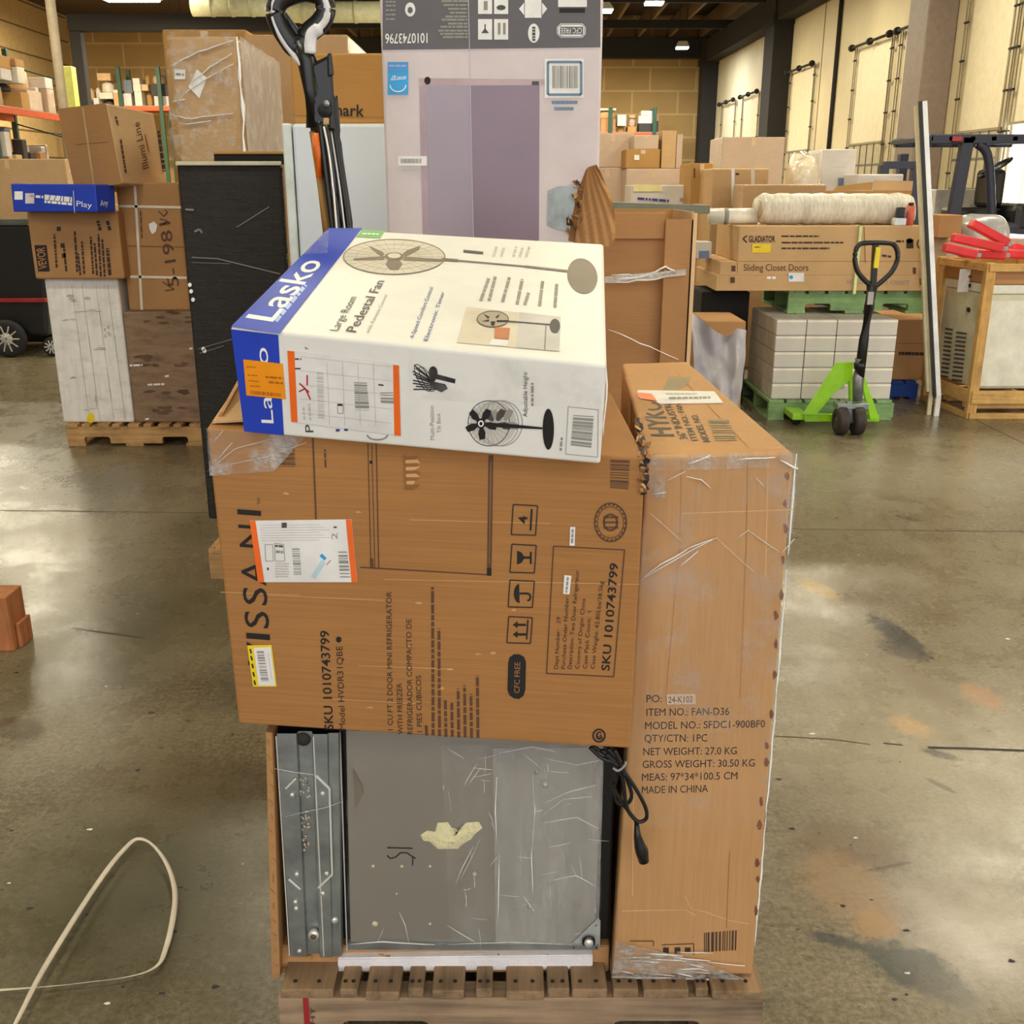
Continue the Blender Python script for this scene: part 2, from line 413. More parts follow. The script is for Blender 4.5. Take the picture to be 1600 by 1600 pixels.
mb = MB(); q = [(LX(42.3), 42.3), (LX(-7), -7), (LX(-7) - .3, -7), (LX(42.3) - .3, 42.3)]
mb.prism([(x, y, 0) for x, y in q], (0, 0, DK), plain('left wall paint', (196, 164, 110), .85)); 
LWPL = lambda Y, z: Vec((LX(Y) + .012, Y, z))
mort = plain('wall groove', (112, 90, 56), .9)
for k in range(1, 10): mb.add([LWPL(3, .83 * k), LWPL(42, .83 * k), LWPL(42, .83 * k + .05), LWPL(3, .83 * k + .05)], [[0, 1, 2, 3]], mort)
struct(mb, 'wall_left')
CREAMW = plain('dock wall paint', (200, 186, 152), .7, var=.04, sc=.8)
OPEN = (15.0, 17.42)
mb = MB()
def wseg(y0, y1, z0, z1, m=CREAMW, d=.3): mb.prism([(RX(y), y, 0) if k < 2 else (RX(y) + d, y, 0) for k, y in enumerate((y0, y1, y1, y0))], (0, 0, z1 - z0), m); 
def wallbox(mbx, y0, y1, z0, z1, d0, d1, m, bev=0):
    """a block lying along the dock wall, from d0 to d1 metres out from it into the room"""
    p = [(RX(y0) - d0, y0), (RX(y1) - d0, y1), (RX(y1) - d1, y1), (RX(y0) - d1, y0)]
    mbx.hexa([(x, y, z0) for x, y in p] + [(x, y, z1) for x, y in p], m, bev)
wallbox(mb, OPEN[1], 42.2, 0, DK, -.3, 0, CREAMW); wallbox(mb, -7, OPEN[0], 0, DK, -.3, 0, CREAMW); wallbox(mb, OPEN[0], OPEN[1], 2.5, DK, -.3, 0, CREAMW)
for y in (27.9, 32.5, 33.4): wallbox(mb, y, y + .05, 0, CEIL, -.01, .006, mort)
struct(mb, 'wall_right')
DKST = plain('dark painted steel', (34, 30, 26), .85)
GRCOL = plain('grey column paint', (128, 112, 100), .6)
DECK = plain('dark roof deck', (74, 60, 46), .8)
JOIST = plain('roof joist timber', (104, 82, 56), .8)
mb = MB(); mb.box(-19, 10.5, -7.3, 42.3, DK, DK + .15, DECK, 0); struct(mb, 'ceiling')
mb = MB(); mb.box(-18, -6.5, -7.3, -7, 0, DK, plain('added wall paint', (150, 130, 100), .85), 0); struct(mb, 'wall_rear_added')  # unseen partial wall, added to dim the light on the left
nt_ = 0
def trim(mb):
    global nt_; nt_ += 1; return struct(mb, 'trim_%d' % nt_)
for k in range(13):                                            # roof joists running away from the camera
    x = -6.9 + 1.15 * k; mb = MB(); mb.box(x, x + .10, 14, 41.6, 6.75, 7.3, JOIST, 0)
    trim(mb)
for y in (22, 27, 32, 37): mb = MB(); mb.box(-7.4, 7.6, y, y + .16, 6.5, 6.75, DKST, 0); trim(mb)
mb = MB(); mb.box(-8.0, 7.2, 41.1, 41.6, 6.05, 6.75, DKST, .02); trim(mb)      # dark girder along the back wall
mb = MB(); mb.box(-11.9, -6.4, 30, 30.4, 5.5, 5.92, DKST, .02); mb.box(-11.9, -11.6, 30.05, 30.35, 0, 5.5, DKST, .02); trim(mb)
mb = MB(); wallbox(mb, 20, 41.3, 5.85, 6.6, .02, .5, DKST, .02); trim(mb)      # girder along the dock wall
for y0, y1, m in ((40.4, 41.2, DKST), (30.7, 31.7, DKST), (20.0, 20.9, GRCOL)):
    mb = MB(); wallbox(mb, y0, y1, 0, 6.7, .01, .55, m, .02)
    if m is DKST: wallbox(mb, y0 - .06, y1 + .06, 5.75, 5.98, .01, .6, m)
    trim(mb)
mb = MB(); p = Vec((RX(26.6) - .05, 26.6, 0)); mb.cyl(p, p + Vec((0, 0, DK)), .05, DKST); trim(mb)     # pipe on the dock wall
mb = MB(); p = atY(88, 80, 20); mb.cyl((p.x, 20, 0), (p.x, 20, DK), .085, plain('post paint', (176, 160, 134), .6)); trim(mb)

# dock doors: sectional leaf low down, ladder-like lift tracks and a spring bar above
SEC = plain('door leaf', (168, 156, 128), .6); LEAFG = plain('door leaf rib', (96, 92, 80), .6); TRK = plain('track steel', (138, 128, 104), .5, .2)
LIGHTP = plain('light wall panel', (212, 200, 170), .6, var=.03)
nd = 0
def dock_door(y0, y1, top=4.5, head=2.45, openit=False):
    global nd; nd += 1
    mb = MB()
    if not openit:
        wallbox(mb, y0, y1, 0, head, .005, .06, SEC)
        for k in range(1, 5): wallbox(mb, y0, y1, head * k / 5, head * k / 5 + .035, .06, .07, LEAFG)
        for k in range(1, 5): a = y0 + (y1 - y0) * k / 5; wallbox(mb, a, a + .03, 0, head, .06, .075, LEAFG)
    wallbox(mb, y0 + .1, y1 - .1, head, top - .05, .005, .035, LIGHTP)
    wallbox(mb, y0, y1, head - .04, head, .02, .08, TRK)
    d = struct(mb, 'door_%d' % nd)
    def sub(m, n):
        o = m.build(n); o.parent = d
    for e in (y0 - .14, y1):
        m = MB()
        for a in (e, e + .12): wallbox(m, a, a + .022, 0, top, .05, .07, TRK)
        z = .5
        while z < top - .1: wallbox(m, e, e + .14, z, z + .03, .05, .09, DKST); z += .62
        sub(m, 'lift_track')
    m = MB(); a = Vec((RX(y0) - .16, y0 - .1, top)); c = Vec((RX(y1) - .16, y1 + .1, top)); m.cyl(a, c, .03, DKST, 12)
    for t in (0, .5, 1): m.wheel(a.lerp(c, t), (0, 1, 0), .075, .1, DKST)
    sub(m, 'spring_bar')
dock_door(37.1, 39.1, 4.3); dock_door(33.9, 35.9, 4.3); dock_door(28.3, 30.4); dock_door(23.0, 25.1); dock_door(20.95, 22.4) 
dock_door(17.75, 19.4, 4.9); dock_door(*OPEN, 4.6, 2.5, True)
mb = MB(); x = RX(15) + 1.6; mb.box(x, x + .1, 10, 20, 0, 4, emit('bright daylight', (250, 250, 255), 5.0), 0); o = struct(mb, 'daylight_panel')  # glowing panel outside the open dock door stands for daylight
L = bpy.data.lights.new('daylight', 'AREA'); L.shape = 'RECTANGLE'; L.size = 2.0; L.size_y = 2.3; L.energy = DAY_W; L.color = (.92, .96, 1)
o = bpy.data.objects.new('daylight', L); C.objects.link(o); o.location = (RX(16.2) + .25, 16.2, 1.25); o.rotation_euler = (math.pi / 2, 0, math.pi / 2)
L = bpy.data.lights.new('daylight', 'AREA'); L.shape = 'RECTANGLE'; L.size = 3.0; L.size_y = 2.6; L.energy = 150; L.color = (.98, .98, 1)
o = bpy.data.objects.new('daylight', L); C.objects.link(o); o.location = (8.0, 3.5, 1.6); o.rotation_euler = (math.pi / 2 - .2, 0, math.pi / 2)   # added unseen fill for daylight from the right; wall is closed here
# yellow bollard guards at the dock wall
for px, Y in ((1258, 27), (1361, 19.95)):
    mb = MB(); p = atY(px, 240, Y); x = p.x - .12; mb.cyl((x, Y, 0), (x, Y, 2.0 if px < 1300 else 1.5), .10, plain('guard yellow', (226, 190, 30), .5), 16); mb.cyl((x, Y, 0), (x, Y, .03), .18, DKST)
    solo(mb, 'bollard', 'yellow guard post by the dock wall ' + ('beside the white wrapped goods' if px < 1300 else 'behind the open brown carton'), 'bollard')

# ceiling lamps: every fixture carries its own light
LAMPG = emit('lamp glow', (255, 250, 205), 22); LAMPC = emit('cool lamp glow', (235, 248, 255), 26)
def lamp(x, y, z, label, group=None, cool=False, w=1.2, d=.6, lit=1.0):
    t = Thing('ceiling_lamp', label, 'lamp', (x, y, z), group)
    h = MB(); h.hexa([(x - w / 2, y - d / 2, z), (x + w / 2, y - d / 2, z), (x + w / 2, y + d / 2, z), (x - w / 2, y + d / 2, z), (x - w / 3, y - d / 3, z + .18), (x + w / 3, y - d / 3, z + .18), (x + w / 3, y + d / 3, z + .18), (x - w / 3, y + d / 3, z + .18)], plain('lamp housing', (206, 202, 180), .5), .01)
    for sx in (-1, 1): h.cyl((x + sx * w * .3, y, z + .15), (x + sx * w * .3, y, DK), .012, DKST, 8)
    t.part(h, 'housing')
    g = MB(); g.box(x - w * .46, x + w * .46, y - d * .42, y + d * .42, z - .05, z + .004, LAMPC if cool else LAMPG, .02); t.part(g, 'diffuser')
    L = bpy.data.lights.new('lamp_light', 'AREA'); L.shape = 'RECTANGLE'; L.size = w * .9; L.size_y = d * .85; L.energy = LAMP_W * lit; L.color = (.9, .97, 1) if cool else LAMP_COL
    o = bpy.data.objects.new('lamp_light', L); C.objects.link(o); o.parent = t.o; o.location = (0, 0, -.07)
for q, Y, lab, cool, s, k in (((1022, 4), 29, 'bright square ceiling lamp in the roof bay right of the tall lilac carton', False, (.5, .5), 3.2), ((938, 16), 30.2, 'ceiling lamp half hidden by the edge of the tall lilac white carton', False, (.7, .5), 3), ((1066, 74), 36.8, 'round looking bluish ceiling lamp by the dark corner column', True, (.42, .42), 2.2), ((275, 44), 33, 'small ceiling lamp just left of the wrapped carton tower', False, (.5, .5), 4), ((205, -2), 27.5, 'long ceiling lamp cut by the top edge at upper left', False, (1.4, .5), 4)):
    p = atY(*q, Y); lamp(p.x, p.y, p.z, lab, None, cool, s[0], s[1], k)
for x in (-8.2, -1.9, 1.3, 5.4):
    for y, k in ((-3.5, .35), (2.6, .68), (9.5, 1.6), (17.2, 1.6), (23.5, 1.2)):
        lamp(x, y, 5.85, 'added unseen lamp to brighten the back and left walls', 'added unseen lamps', lit=k * (.9 if x < -5 and y < 12 else .55 if -3 < x < 3 else 1))
for x, y, z, k in ((-3.6, 36, 5.85, 3), (-.6, 36, 5.85, 3), (2.2, 36, 5.85, 3), (-13.4, 33, 7.0, 9), (-13.4, 25, 7.0, 4), (-12.5, 14, 5.85, 1)): lamp(x, y, z, 'added unseen lamp to brighten the back and left walls', 'added unseen lamps', lit=k)  # extra lamps kept out of view, added to light the far walls
# pale air ducts near the ceiling at upper left
DUCT = plain('pale duct paint', (206, 202, 160), .5)
def duct(px0, px1, py0, py1, Y, label):
    a = atY(px0, py1, Y); c = atY(px1, py0, Y); r = abs(c.z - a.z) / 2; z = (a.z + c.z) / 2
    mb = MB(); mb.cyl((a.x, Y, z), (c.x, Y, z), r, DUCT, 24)
    for k in range(1, 4): x = a.x + (c.x - a.x) * k / 4; mb.cyl((x - .03, Y, z), (x + .03, Y, z), r * 1.06, DUCT, 24)
    for t in (.2, .8): x = a.x + (c.x - a.x) * t; mb.cyl((x, Y, z), (x, Y, DK - .02), .02, DKST, 8)
    solo(mb, 'air_duct', label, 'duct')
duct(302, 425, -8, 26, 24, 'pale round air duct above the wrapped carton tower')
duct(428, 598, 2, 36, 26, 'pale round air duct behind the vacuum handle')

# ================================================================== PALLETS
def pallet(label, x0, x1, y0, y1, z0, h, ms, md, boards, name='pallet', turn=None, notch=True, group=None, sk=0.0):
    """stringer pallet, stringers along X with fork notches; boards = list of (from, to) fractions along X"""
    t = Thing(name, label, 'pallet', ((x0 + x1) / 2, (y0 + y1) / 2, z0), group)
    w = x1 - x0; sy = (y1 - y0) * .04; tb = h * .16
    yx = lambda x, y: (x + sk * (y - y0), y)
    for k in (0, .5, 1):
        y = y0 + (y1 - y0 - sy) * k; m = MB(); a, b = z0 + tb * .8, z0 + h - tb
        pr = [(0, a)]
        if notch:
            for c in (.125, .690):
                e = c + .187; n = a + (b - a) * .42
                pr += [(c, a), (c, n - .012), (c + .008, n - .003), (c + .018, n), (e - .018, n), (e - .008, n - .003), (e, n - .012), (e, a)]
        pr += [(1, a), (1, b), (0, b)]
        m.prism([(*yx(x0 + u * w, y), z) for u, z in pr], (sk * sy, sy, 0), ms, 0)
        t.part(m, 'stringer')
    r = random.Random(int(abs(x0 * 1000)))
    for u, v in boards:
        m = MB(); j = r.uniform(-.006, .006); a, b = x0 + u * w, x0 + v * w
        p = [yx(a, y0 - .004 + j), yx(b, y0 - .004 + j), yx(b, y1 + j), yx(a, y1 + j)]
        zb, zt = z0 + h - tb, z0 + h
        m.hexa([(*q, zb) for q in p] + [(*q, zt) for q in p], md, .003)
        for q in (.25, .7): m.cyl((a + (b - a) * q, y0 + .018, zt - .001), (a + (b - a) * q, y0 + .018, zt + .0012), .004, INK, 8)
        t.part(m, 'deck_board')
    for y in (0, .43, .86):
        m = MB(); a = y0 + (y1 - y0) * y; m.box(x0, x1, a, a + (y1 - y0) * .14, z0, z0 + tb * .8, ms, .002) if False else None
    for u in (0, .42, .86):
        m = MB(); a = x0 + u * w; p = [yx(a, y0), yx(a + .13 * w, y0), yx(a + .13 * w, y1), yx(a, y1)]
        m.hexa([(*q, z0) for q in p] + [(*q, z0 + tb * .8) for q in p], md, .002); t.part(m, 'bottom_board')
    return t
FB = [(.006, .115), (.128, .165), (.182, .252), (.268, .300), (.318, .384), (.408, .442), (.470, .548), (.555, .600), (.605, .678), (.690, .742), (.752, .845), (.86, .886), (.892, .998)]
FP = pallet('worn wooden pallet under the foreground stack, red mark on its left', -.432, .464, 1.525, 2.55, 0, .13, OLDX, OLDY, FB)
m = MB(); pl = Plane((-.4, 1.5235, .05), (0, 1.5235, .05), (0, 1.5235, .1)); m.poly(pl, [(473, 1554), (481, 1554), (485, 1606), (476, 1606)], plain('red paint', (160, 32, 34), .7)); m.text(pl, 'HT', (492, 1600), (493, 1574), (484, 1600), INKB)
FP.part(m, 'stencil_mark', 'red stripe and stamp on pallet side')
# ================================================================== FOREGROUND STACK
def ridge(mb, pts, w, m, flat=.45):
    """a bunched fold of wrap: a tapered flattened cord along points"""
    P = []; n = len(pts)
    for i in range(n - 1):
        for k in range(4): P.append(Vec(pts[i]).lerp(Vec(pts[i + 1]), k / 4))
    P.append(Vec(pts[-1])); L = len(P)
    R = [w * (.25 + .75 * math.sin(math.pi * (i + .3) / (L + .2)) * (.75 + .5 * noise.noise(p * 40))) for i, p in enumerate(P)]
    P = [p + Vec((noise.noise(p * 30), 0, noise.noise(p * 30 + Vec((9, 9, 9))))) * w * .8 for p in P]
    mb.tube(P, R, m, 7, False, flat)
def sheet(mb, q, m, amp=.004, nu=24, nv=24, seed=0, fr=9):
    """a hanging sheet of film over four corners, rumpled"""
    q = [Vec(x) for x in q]; n = (q[1] - q[0]).cross(q[3] - q[0]).normalized()
    if n.dot(Vec((0, 0, CAMH)) - q[0]) < 0: n = -n
    def fn(u, v):
        p = q[0].lerp(q[1], u).lerp(q[3].lerp(q[2], u), v)
        return p + n * amp * (noise.noise(p * fr + Vec((seed, 0, 0))) + .5 * noise.noise(p * fr * 2.7 + Vec((0, seed, 0))) + .9)
    mb.grid(fn, nu, nv, m)

# ---- the brown refrigerator carton lying across the middle
V_TL, V_TR, V_BL = atY(323, 668, 1.56), atY(1009, 716, 1.47), atY(373, 1131, 1.55)
VP = Plane(V_TL, V_TR, V_BL); V_BR = VP.hit(985, 1170)
dl, dr = Vec((-.065, .52, .0)), Vec((-.005, .52, -.0))
VT = Thing('refrigerator_carton', 'brown carton with black sideways lettering, orange-edged label and SKU number, lying across the stack', 'carton', ((V_BL.x + V_BR.x) / 2, 1.78, min(V_BL.z, V_BR.z)))
m = MB(); m.hexa([V_BL, V_BR, V_BR + dr, V_BL + dl, V_TL, V_TR, V_TR + dr, V_TL + dl], VISB, .004)
# printing
for ch_, y0_, y1_ in (('I', 806, 798), ('N', 857, 822), ('A', 915, 876), ('S', 946, 919), ('S', 982, 956), ('I', 1000, 991), ('V', 1042, 1005)):
    xr_ = lambda y: 408 + (y - 800) * .072
    m.text(VP, ch_, (xr_(y0_), y0_), (xr_(y1_), y1_), (xr_(y0_) - 39.5, y0_ - 3), INK)
if 1: pass; m.text(VP, 'TM', (407, 788), (407, 778), (402, 788), INKM)
m.text(VP, 'SKU 1010743799', (521, 1140), (514, 985), (507, 1140), INK, bold=.012)
m.text(VP, 'Model HVDR31QBE', (540, 1140), (535, 1009), (530, 1140), INKM); m.ell(VP, 529.5, 999, 4.3, 4.6, INK)
for s_, x0, x1, y0, y1 in (('.1 CU.FT 2 DOOR MINI REFRIGERATOR', 614, 612, 1145, 924), ('WITH FREEZER', 630, 628, 1147, 1067), ('REFRIGERADOR COMPACTO DE', 645, 643, 1147, 967), ('.1 PIES CUBICOS', 660, 658, 1148, 1055)):
    m.text(VP, s_, (x0, y0), (x1, y1), (x0 - 8.5, y0), INKM)
for x, y, b_ in ((677, 917, 1149), (687, 982, 1150), (697, 1092, 1151), (707, 1096, 1151), (717, 1076, 1152), (727, 1070, 1152), (737, 1084, 1153), (747, 1055, 1153), (667, 1133, 1149)):
    m.dashes(VP, (x, b_), (x - 1, y), 4.6, INKB, word=13, dens=.82)
m.bars(VP, [(431, 690), (460, 690), (462, 729), (433, 728)], INKB, 16, seed=4); m.bars(VP, [(954, 718), (984, 719), (982, 765), (953, 763)], INKB, 16, seed=9)
m.line(VP, [(489, 684), (494, 811)], 2.6, INKB); m.dashes(VP, (509, 730), (508, 702), 3, INKB)
for a_, b_, w in ((575, 580, 1.4), (581, 586, 1.2), (588, 592, 1.8)): m.line(VP, [(a_, 692), (b_, 889)], w, INKB)
m.line(VP, [(563, 886), (768, 898)], 2, INKB); m.poly(VP, [(578, 872), (583, 872), (584, 888), (579, 888)], INKB, .0014); m.ell(VP, 580, 722, 2.6, 2.8, INK)
m.poly(VP, [(763.5, 711), (771, 711), (768, 899), (761, 899)], INKB); m.poly(VP, [(765.5, 720), (769, 720), (766, 880), (763.5, 880)], plain('lighter brown ink', (122, 86, 58), .7), .0014); m.poly(VP, [(761, 887), (768, 887), (768, 899), (761, 899)], INK, .0016)
def sym(x0, y0, x1, y1): m.line(VP, [(x0 + 2, y0), (x1 + 2, y0 + 2), (x1 - 1, y1 + 1), (x0 - 1, y1)], 2, INKM, closed=True)
sym(800, 788, 838, 835); m.text(VP, '4', (824, 818), (824, 806), (810, 818), INK, bold=.02); m.line(VP, [(831, 795), (829, 829)], 3, INK)
sym(798, 850, 836, 894); m.poly(VP, [(808, 860), (808, 882), (815, 879), (819, 873), (828, 873), (828, 881), (831, 881), (831, 862), (828, 862), (828, 869), (819, 869), (815, 863)], INK)
sym(795, 906, 833, 948); m.ell(VP, 812, 927, 9, 15, INK, a0=90, a1=270); m.line(VP, [(812, 927), (826, 927), (829, 931), (828, 937), (824, 938)], 3, INK)
sym(793, 963, 830, 1004)
for y in (976, 991): m.line(VP, [(806, y), (822, y)], 3.6, INK); m.poly(VP, [(801, y), (809, y - 5.5), (809, y + 5.5)], INK)
m.line(VP, [(825, 968), (823, 999)], 2.4, INK)
m.poly(VP, [(794 + (0 if 0 else 0), 1036), (796, 1027), (803, 1022), (812, 1022), (819, 1026), (822, 1034), (821, 1078), (818, 1087), (811, 1092), (803, 1091), (796, 1086), (793, 1078)], INK)
m.text(VP, 'CFC FREE', (812, 1082), (813, 1034), (803, 1082), plain('kraft reverse print', (168, 116, 68), .7), off=.0016)
m.ell(VP, 954, 816, 26, 31, INKB, 2.2); m.ell(VP, 954, 816, 21, 25, INKB, 1.2); m.ell(VP, 954, 816, 12, 14, INKB, 3)
for k in range(22):
    t = k * 2 * math.pi / 22; m.line(VP, [(954 + 22 * math.cos(t), 816 + 26.5 * math.sin(t)), (954 + 24 * math.cos(t + .12), 816 + 29 * math.sin(t + .12))], 2.4, INKB)
for y in (808, 816, 824): m.dashes(VP, (943, y), (966, y), 3.2, INKB, word=5)
m.line(VP, [(865, 853), (976, 859), (959, 1057), (854, 1052)], 1.9, INKB, closed=True)
m.text(VP, 'SKU 1010743799', (952, 1048), (966, 880), (939, 1047), INK, bold=.014)
for s_, x0, x1, y1 in (('Dept Number:   29', 872, 876, 964), ('Purchase Order Number:', 883, 889, 931), ('Description: Two Door Refrigerator', 893, 905, 891), ('Country of Origin: China', 905, 915, 935), ('Case Pack Count:  1', 917, 924, 955), ('Case Weight: 42.80Lbs/38.5kg', 929, 943, 908)):
    m.text(VP, s_, (x0, 1045), (x1, y1), (x0 - 6.5, 1044.6), INKM)
m.ell(VP, 936, 1149, 10.5, 11, INK, 2.6); m.ell(VP, 937, 1149, 6, 6.5, INK, 2, a0=50, a1=310); m.text(VP, 'SA', (932, 1154), (942, 1154), (932, 1146), INK, bold=.02)
# creases and scuffs pressed into the board
PALE = plain('scuffed pale board', (204, 156, 104), .8)
for q in ([(600, 905), (1000, 913)], [(420, 930), (600, 938)], [(640, 812), (860, 818)], [(560, 1040), (700, 1045)], [(520, 1092), (650, 1099)], [(345, 925), (470, 930)]): m.line(VP, q, 1.1, PALE, .0006)
for x, y in ((448, 771), (560, 800), (655, 942), (640, 1010), (803, 953), (748, 1022), (770, 1020), (704, 1045), (580, 1105), (690, 1075)):
    m.poly(VP, [(x + random.uniform(3, 8) * math.cos(t), y + random.uniform(1, 2.5) * math.sin(t)) for t in (0, 1, 2, 3, 4, 5)], PALE, .0007)
VT.part(m, 'carton_body')
m = MB()   # torn patch of top liner
for k in range(9):
    y = 713 + k * 5.5; m.poly(VP, [(633 + random.uniform(-2, 2), y), (648 + random.uniform(0, 13), y - 1), (646 + random.uniform(0, 14), y + 5), (633, y + 5)], PALE if k % 2 else plain('bare board core', (140, 96, 56), .9), .0012)
m.line(VP, [(632, 711), (634, 764), (648, 763)], 3, plain('bare board core', (140, 96, 56), .9), .0018)
VT.part(m, 'torn_liner', 'torn patch of carton surface')
m = MB()   # raised top flap at the back left
a, b_ = V_TL + Vec((.004, .05, .006)), V_TL + dl + Vec((.0, -.02, .004)); up = Vec((.028, 0, .05))
m.prism([a, b_, b_ + up, a + up * .15], Vec((.006, .001, 0)), BROWN, 0)
m.prism([V_TL + Vec((0.004, .02, .002)), V_TL + dl + Vec((.004, 0, .002)), V_TL + dl + Vec((.12, 0, .008)), V_TL + Vec((.12, .02, .008))], (0, 0, .004), TAN, 0)
VT.part(m, 'top_flap')
def label_part(T, pl, q, name, lab, drawfn, mat=PAPER, off=.0022):
    m = MB(); n = pl.n; p = [pl.hit(x, y, .0009) for x, y in q]; m.prism(p, n * (off - .0009), mat, 0); drawfn(m); return T.part(m, name, lab)
def d1(m):
    o = .0028
    m.poly(VP, [(391, 813), (400, 813), (414, 909), (404, 909)], ORANGE, o); m.poly(VP, [(541, 811), (550, 811), (559, 909), (550, 909)], ORANGE, o)
    for k in range(7): m.line(VP, [(408, 820 + k * 4), (500 + (k % 3) * 8, 819 + k * 4)], .9, LGREYI, o)
    m.rect(VP, 441, 816, 449, 824, DGREYI, o); m.text(VP, '2', (528, 842), (528, 832), (518, 842), GREYI, o); m.dashes(VP, (522, 823), (527, 823), 2.5, DGREYI, o)
    m.line(VP, [(415, 850), (427, 850), (428, 876), (416, 876)], 1, GREYI, o, True); m.line(VP, [(430, 848), (444, 850), (446, 876), (431, 876)], 1, GREYI, o, True)
    m.dashes(VP, (431, 852), (443, 853), 3, DGREYI, o, 5); m.dashes(VP, (432, 861), (445, 862), 4, GREYI, o, 5); m.dashes(VP, (418, 888), (421, 888), 4, DGREYI, o)
    m.bars(VP, [(457, 856), (469, 856), (472, 898), (460, 898)], GREYI, 20, o, 5); m.bars(VP, [(529, 861), (543, 861), (548, 902), (532, 902)], GREYI, 12, o, 6)
    for k in range(6): m.dashes(VP, (431, 880 + k * 4), (452, 880 + k * 4), 2.4, LGREYI, o, 4)
    m.poly(VP, [(500, 868), (504, 864), (511, 871), (508, 875)], SKYI, o); m.line(VP, [(507, 876), (490, 902)], 8, plain('pale blue print', (190, 214, 222), .5), o - .0001); m.line(VP, [(511, 882), (518, 874)], 1.2, plain('red print', (190, 60, 60), .5), o)
label_part(VT, VP, [(391, 813), (550, 811), (559, 909), (404, 909)], 'shipping_label', 'white shipping label with orange ends', d1)
def d2(m):
    o = .0028; m.poly(VP, [(397, 1011), (424, 1010), (431, 1070), (405, 1070)], PAPER, o); m.bars(VP, [(402, 1016), (413, 1016), (421, 1063), (409, 1063)], GREYI, 20, o + .0004, 12)
    for y in (1013, 1024, 1036, 1049, 1062): m.line(VP, [(391 + (y - 1008) * .13, y), (393 + (y - 1008) * .13, y + 7)], 2.4, INK, o)
    m.line(VP, [(420, 1018), (426, 1060)], .8, LGREYI, o + .0004)
label_part(VT, VP, [(387, 1008), (425, 1007), (433, 1072), (396, 1072)], 'yellow_sticker', 'yellow and white barcode sticker', d2, YELLOW)
for i, q in enumerate(([(891, 823), (899, 823), (898, 852), (890, 852)], [(882, 898), (893, 899), (890, 928), (880, 927)])):
    label_part(VT, VP, q, 'small_sticker', 'small white sticker', lambda m, q=q: m.dashes(VP, ((q[0][0] + q[1][0]) / 2, q[0][1] + 3), ((q[2][0] + q[3][0]) / 2, q[2][1] - 3), 3.5, GREYI, .0028, 6))
m = MB()
Q = lambda x, y, o=.004: VP.hit(x, y, o)
sheet(m, [Q(324, 668), Q(480, 680), Q(430, 735), Q(330, 742)], FILM, .002, 14, 10, 3)
for q in ([(326, 735), (370, 700), (430, 684)], [(340, 720), (365, 690)], [(345, 728), (420, 712), (480, 690)], [(335, 690), (350, 672)]): ridge(m, [Q(*p) for p in q], .0012, FOLD)
VT.part(m, 'stretch_wrap', 'clear wrap creased over carton corner')

# ---- plain carton behind it: props up the fan carton
CB = Thing('plain_carton', 'plain brown carton behind the refrigerator carton, edge showing beside the tall fan carton', 'carton', (-.1, 2.32, .13))
m = MB(); m.hexa([(-.42, 2.11, .13), (.185, 2.11, .13), (.20, 2.53, .13), (-.42, 2.53, .13), (-.42, 2.11, 1.235), (.185, 2.11, 1.235), (.20, 2.53, 1.235), (-.42, 2.53, 1.235)], TAN, .005)
m.box(-.13, -.08, 2.105, 2.53, 1.234, 1.2365, OCHRE, 0); CB.part(m, 'carton_body')

# ---- white and blue pedestal fan carton on top
K_BL, K_BR = atY(381, 676, 1.525), atY(938, 726, 1.43)
K_TL, K_TR = atY(359, 511, 1.495), atY(948, 571, 1.40)
TP = Plane(K_TL, K_TR, atY(943, 381, 2.02)); K_TRb = TP.hit(943, 381); K_TLb = TP.hit(512, 357)
KP = Plane(K_BL, K_BR, (K_TL + K_TR) / 2)
K_TL, K_TR = KP.hit(359, 511), KP.hit(948, 571)
TP = Plane(K_TL, K_TR, K_TRb); K_TLb = TP.hit(512, 357)
dn = (K_BL - K_TL + K_BR - K_TR) / 2
KT = Thing('fan_carton', 'white and blue pedestal fan carton lying on top of the foreground stack', 'carton', ((K_BL.x + K_BR.x) / 2, 1.75, K_BR.z))
m = MB(); m.hexa([K_BL, K_BR, K_TRb + dn, K_TLb + dn, K_TL, K_TR, K_TRb, K_TLb], CREAM, .005, 3)
m.poly(TP, [(361, 511), (437, 522), (566, 357), (514, 357)], BLUEI)
m.poly(TP, [(556, 371), (568, 359), (602, 361), (594, 373)], GREENI); m.dashes(TP, (566, 366), (592, 367), 2, WHITEI, .0014, 6)
m.text(TP, 'Lasko', (426, 504), (505, 410), (381, 497), WHITEI, bold=.010, off=.0012)
m.dashes(TP, (431, 503), (478, 446), 6, plain('pale blue lettering', (150, 176, 232), .4), .0012, 8, .7)
m.text(TP, 'Large Room', (528, 518), (558, 465), (514, 517), DGREYI); m.text(TP, 'Pedestal Fan', (556, 520), (601, 440), (539, 518), DGREYI, bold=.004); m.text(TP, 'with Remote Control', (576, 522), (606, 462), (570, 521), GREYI)
m.text(TP, '4-Speed Comfort Control', (646, 530), (677, 450), (639, 529), NAVYI); m.text(TP, 'Electronic Timer', (668, 534), (695, 457), (661, 533), NAVYI)
for a, b_ in (((751, 471), (764, 435)), ((764, 471), (774, 433)), ((785, 473), (796, 434)), ((808, 476), (816, 437)), ((820, 477), (826, 458)), ((843, 479), (848, 440)), ((867, 481), (870, 443))): m.dashes(TP, a, b_, 5, GREYI, .001, 10, .85)
FANB = plain('brown fan print', (120, 104, 88), .5); FANG = plain('grey fan print', (210, 202, 188), .5)
